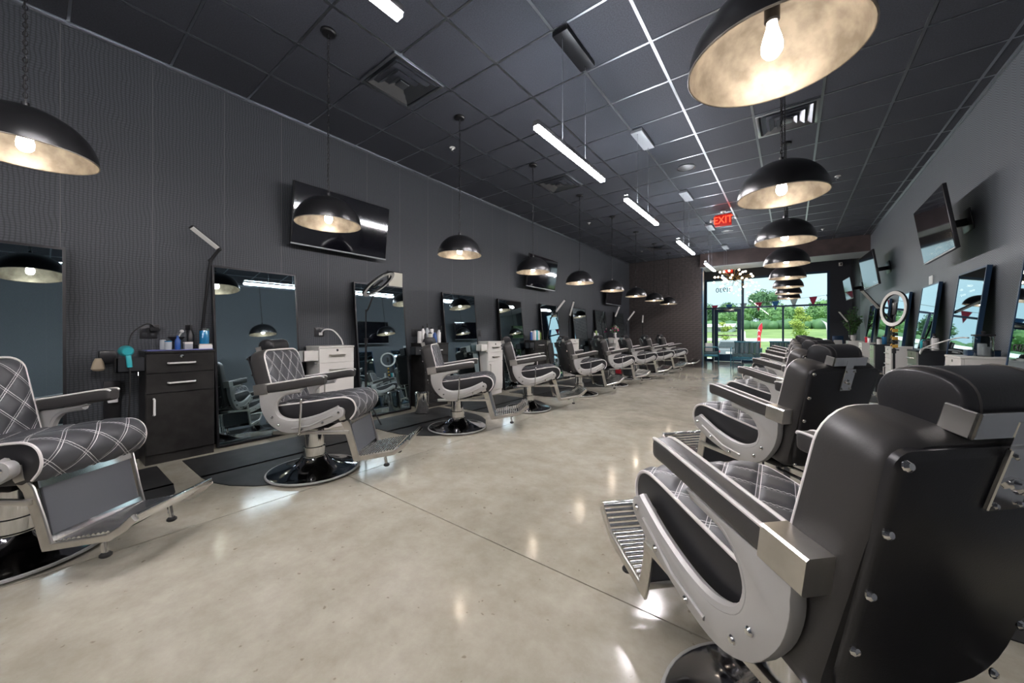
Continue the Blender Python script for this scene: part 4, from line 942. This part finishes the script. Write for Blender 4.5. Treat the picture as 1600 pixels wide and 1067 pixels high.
MB().cyl((0, 0, 0), (0, 0, ZC+.25-3.02), .01, 8).lathe([(.07, ZC+.25-3.02), (.07, ZC+.22-3.02), (.0001, ZC+.22-3.02)], 16).build('stem', 'black_metal', o)
MB().ball((0, 0, 0), .07, 14, 8).build('hub', 'black_metal', o)
for k in range(30):
    zz = 1-2*(k+.5)/30; rr = sqrt(1-zz*zz); a = k*2.39996; L_ = .42+.13*((k*7) % 5)/4
    d = Vector((rr*cos(a)*1.15, rr*sin(a)*1.15, zz*.72)); rd = MB().cyl(tuple(d*.06), tuple(d*L_), .005, 5).build('arm', 'gold', o)
    MB().ball(tuple(d*(L_+.03)), .036, 10, 6).build('globe', 'bulb_small', rd)

# ================================================================== OUTSIDE
prof = [(YS+.12, -.02), (18.6, -.06), (18.8, -.2), (24, -.75), (31, -.75), (33, -.55), (50, 1.0), (75, 2.4), (140, 3.2)]
def strip(name, i0, i1, m, x0=-60, x1=45):
    V = []; F = []
    for y, z in prof[i0:i1+1]: V += [(x0, y, z), (x1, y, z), (x0, y, z-.3), (x1, y, z-.3)]
    for k in range(i1-i0): a = k*4; F += [(a, a+1, a+5, a+4), (a+2, a+6, a+7, a+3), (a, a+4, a+6, a+2), (a+1, a+3, a+7, a+5)]
    L_ = (i1-i0)*4; F += [(0, 2, 3, 1), (L_, L_+1, L_+3, L_+2)]
    return struct(MB().add(V, F).build(name, m, smooth=False))
strip('sidewalk', 0, 1, 'sidewalk'); strip('parking_lot', 1, 4, 'asphalt'); strip('lawn', 4, 8, 'grass')
struct(MB().add([(-60, 42, .27), (45, 42, .27), (45, 44.5, .50), (-60, 44.5, .50), (-60, 42, .33), (45, 42, .33), (45, 44.5, .56), (-60, 44.5, .56)], [(0, 3, 2, 1), (4, 5, 6, 7), (0, 1, 5, 4), (1, 2, 6, 5), (2, 3, 7, 6), (3, 0, 4, 7)]).build('road', 'sidewalk', smooth=False))
def gz(y):
    for (a, b), (c, d) in zip(prof, prof[1:]):
        if a <= y <= c: return b+(d-b)*(y-a)/(c-a)
    return 0
def tree(x, y, h, r, m, label, n=1400, ls=.28, low=.15, blobs=9):
    z = gz(y); t = thing('tree', label, 'tree', (x, y, z), 0, 'trees beyond the lawn')
    MB().cyl((0, 0, -.1), (0, 0, h*.55), r*.07+.03, 8, r*.03+.02).build('trunk', 'bark', t)
    c = MB(); B_ = []
    for k in range(blobs):
        a = random.uniform(0, 2*pi); q = random.uniform(0, .62)*r; zz = h*(low+.12)+(h*(.86-low))*random.random()
        B_.append((q*cos(a), q*sin(a), zz, r*random.uniform(.36, .55)*(1.15-.5*zz/h)))
    B_.append((0, 0, h*.82, r*.42)); B_.append((0, 0, h*.5, r*.6))
    for bx, by, bz, br in B_: c.ball((bx, by, bz), br*(.8 if r > 1.5 else .55), 8, 6, (1, 1, .85))
    for k in range(n):
        bx, by, bz, br = random.choice(B_); d = Vector((random.gauss(0, 1), random.gauss(0, 1), random.gauss(0, 1))).normalized()
        p = Vector((bx, by, bz))+Vector((d.x, d.y, d.z*.88))*br*random.uniform(.6 if r < 1.5 else .78, 1.14)
        u = Vector((random.gauss(0, 1), random.gauss(0, 1), random.gauss(0, 1))).normalized()*ls; v = u.orthogonal().normalized()*ls*.5
        c.add([tuple(p-u*.5), tuple(p+v*.5), tuple(p+u*.5), tuple(p-v*.5)], [(0, 1, 2, 3)])
    c.build('crown', m, t, smooth=False)
tree(-15.0, 88, 4.6, 3.4, 'leaf_dark', 'dark tree above the entrance door, left of the pair', ls=.4)
tree(-9.6, 84, 4.2, 3.0, 'leaf_dark', 'dark tree above the entrance door, right of the pair', ls=.4)
tree(-5.0, 92, 6.3, 4.4, 'leaf_dark', 'tallest dark tree beyond the lawn, right of the door', ls=.45, n=2200, low=.05)
tree(-1.6, 68, 2.6, 3.6, 'leaf', 'broad green tree beyond the lawn in the middle window', ls=.35, n=2000, low=.0)
tree(-7.6, 72, 2.8, 3.4, 'leaf', 'low green tree beyond the lawn behind the door frame', ls=.35, low=.0)
tree(3.4, 76, 3.2, 3.6, 'leaf', 'green tree beyond the lawn in the right window', ls=.35, n=1800, low=.0)
tree(8.2, 86, 4.6, 3.8, 'leaf_dark', 'dark tree at the far right of the storefront view', ls=.4, low=.0)
tree(-19, 72, 3.4, 4.0, 'leaf', 'green tree far left beyond the lawn', ls=.4, low=.0)
tree(.55, 35, 3.3, .95, 'leaf_lime', 'young yellow-green tree on the near lawn', ls=.16, n=1300, low=.22, blobs=7)
tree(-4.2, 34, 2.4, .6, 'leaf_lime', 'thin yellow-green sapling seen through the door', ls=.14, n=500, low=.25, blobs=5)
hd = MB()
for k in range(60):
    x = -30+k*.85; hd.ball((x, 62+random.uniform(-.6, .6), gz(62)+.4), random.uniform(.7, 1.1), 8, 6, (1, 1, .9))
tag(hd.build('hedge_row', 'leaf_dark'), 'low dark hedge along the far side of the lawn', 'hedge')
o = thing('far_building', 'long low white building beyond the lawn at left', 'building', (-10.5, 56, gz(56)))
MB().box(-5.5, 4.5, -2, 2, -.2, .55).build('wall', 'white_far', o, smooth=False); MB().prism([(-2.4, .55), (2.4, .55), (0, 1.0)], -5.8, 4.8, 'x').build('roof', 'white_far', o, smooth=False)
for k in range(4): MB().box(-4.5+2.3*k, -3.4+2.3*k, -2.03, -1.99, .0, .4).build('window', 'car_glass', o, smooth=False)
# parked car, rear toward the shop
o = thing('parked_car', 'grey car parked with its rear toward the entrance door', 'car', (-3.05, 26, -.75))
side = [(0, .34), (.02, .62), (.06, .80), (.16, .88), (.50, .93), (.95, 1.30), (1.5, 1.40), (2.3, 1.38), (3.1, .98), (4.1, .86), (4.3, .6), (4.3, .3), (.1, .25)]
V = []; m_ = len(side)
for x, k in ((-.86, .93), (-.80, 1), (.80, 1), (.86, .93)): V += [(x if z < 1.0 else x*.82, 2.15+(y-2.15)*(.985 if k < 1 else 1), .25+(z-.25)*k) for y, z in side]
F = [(i*m_+k, i*m_+(k+1) % m_, (i+1)*m_+(k+1) % m_, (i+1)*m_+k) for i in range(3) for k in range(m_)]+[tuple(range(m_)), tuple(range(3*m_, 4*m_))]
body = MB().add(V, F).build('body', 'car_paint', o, ang=30)
MB().add([(-.66, .535, .955), (.66, .535, .955), (.56, .90, 1.27), (-.56, .90, 1.27), (-.66, .505, .965), (.66, .505, .965), (.56, .87, 1.29), (-.56, .87, 1.29)], [(0, 1, 2, 3), (7, 6, 5, 4), (0, 4, 5, 1), (1, 5, 6, 2), (2, 6, 7, 3), (3, 7, 4, 0)]).build('rear_window', 'car_glass', o, smooth=False)
MB().box(-.84, .84, -.05, .12, .30, .52).build('bumper', 'car_paint', o, bevel=.03); MB().box(-.55, .55, -.06, .0, .30, .38).build('diffuser', 'plastic_black', o, bevel=.01)
MB().box(-.16, .16, -.02, .03, .58, .70).build('license_plate', 'plastic_white', o, bevel=.004)
for sx in (-1, 1):
    MB().box(min(sx*.48, sx*.82), max(sx*.48, sx*.82), -.01, .12, .64, .76).build('tail_light', 'red', o, bevel=.02)
    for y in (.75, 3.45): w_ = MB().lathe([(.18, -.1), (.31, -.1), (.32, -.06), (.32, .06), (.31, .1), (.18, .1)], 24, (sx*.76, y, .32), 'x').build('tire', 'rubber', o); MB().lathe([(.19, -.08), (.19, .08), (.0001, .09)], 18, (sx*.76, y, .32), 'x').build('rim', 'brushed', w_)
# feather flags
def flag(x, y, h, w, m, label, txt=None, lean=.12):
    t = thing('feather_flag', label, 'flag', (x, y, gz(y)), 0, 'feather flags on the lawn')
    MB().tube(cr([(0, 0, -.1), (0, 0, h*.5), (lean*.4, 0, h*.85), (lean*1.6, 0, h)], 4), .015, 6).build('flag_pole', 'plastic_grey', t)
    out = [(0.02, h*.18), (w, h*.24), (w*1.05, h*.6), (w*1.1+lean*.5, h*.85), (lean*1.5, h*.99), (lean*.4, h*.86), (.02, h*.5)]
    fl_ = MB().prism(out, -.008, .008, 'y').build('flag_cloth', m, t, smooth=False)
    if txt:
        for k, c in enumerate(txt):
            q = obj('letter', text_mesh(c, .26, .002), 'plastic_white', fl_, (w*.55, -.011, h*(.75-.17*k))); q.rotation_euler = (pi/2, 0, 0)
flag(-2.0, 32.5, 2.5, .22, 'red', 'red feather flag with white letters on the lawn', 'AAT', .2)
flag(-2.95, 31.0, 2.3, .36, 'white_far', 'white feather flag right beside the door frame', None, -.1)
flag(1.95, 32.6, 2.6, .34, 'white_far', 'white feather flag at the right of the lawn', None, -.2)
flag(2.55, 32.6, 2.7, .34, 'gold', 'yellow feather flag at the right of the lawn', None, .2)
# bunting
bt = thing('bunting', 'string of red and blue pennants across the outside of the storefront', 'bunting', (0, YS+.30, 0))
def sag(x): return 2.22+.035*(x+2.7)+.03*(x+2.7)*max(0, x+.6)*.5
MB().tube([(-2.9+.1*k, 0, sag(-2.9+.1*k)) for k in range(41)], .006, 5).build('cord', 'plastic_white', bt)
for k, (x, m) in enumerate(((-2.45, 'pennant_red'), (-1.95, 'pennant_blue'), (-1.47, 'plastic_white'), (-.98, 'pennant_red'), (-.46, 'pennant_blue'), (.08, 'plastic_white'), (.62, 'pennant_red'), (1.08, 'pennant_blue'))):
    z = sag(x); MB().prism([(x-.115, z), (x+.115, z), (x, z-.36)], -.002, .002, 'y').build('pennant', m, bt, smooth=False)
for sx in (-2.93, 1.25): MB().cyl((sx, -.19, sag(sx)), (sx, .01, sag(sx)), .01, 6).build('hook', 'plastic_grey', bt)
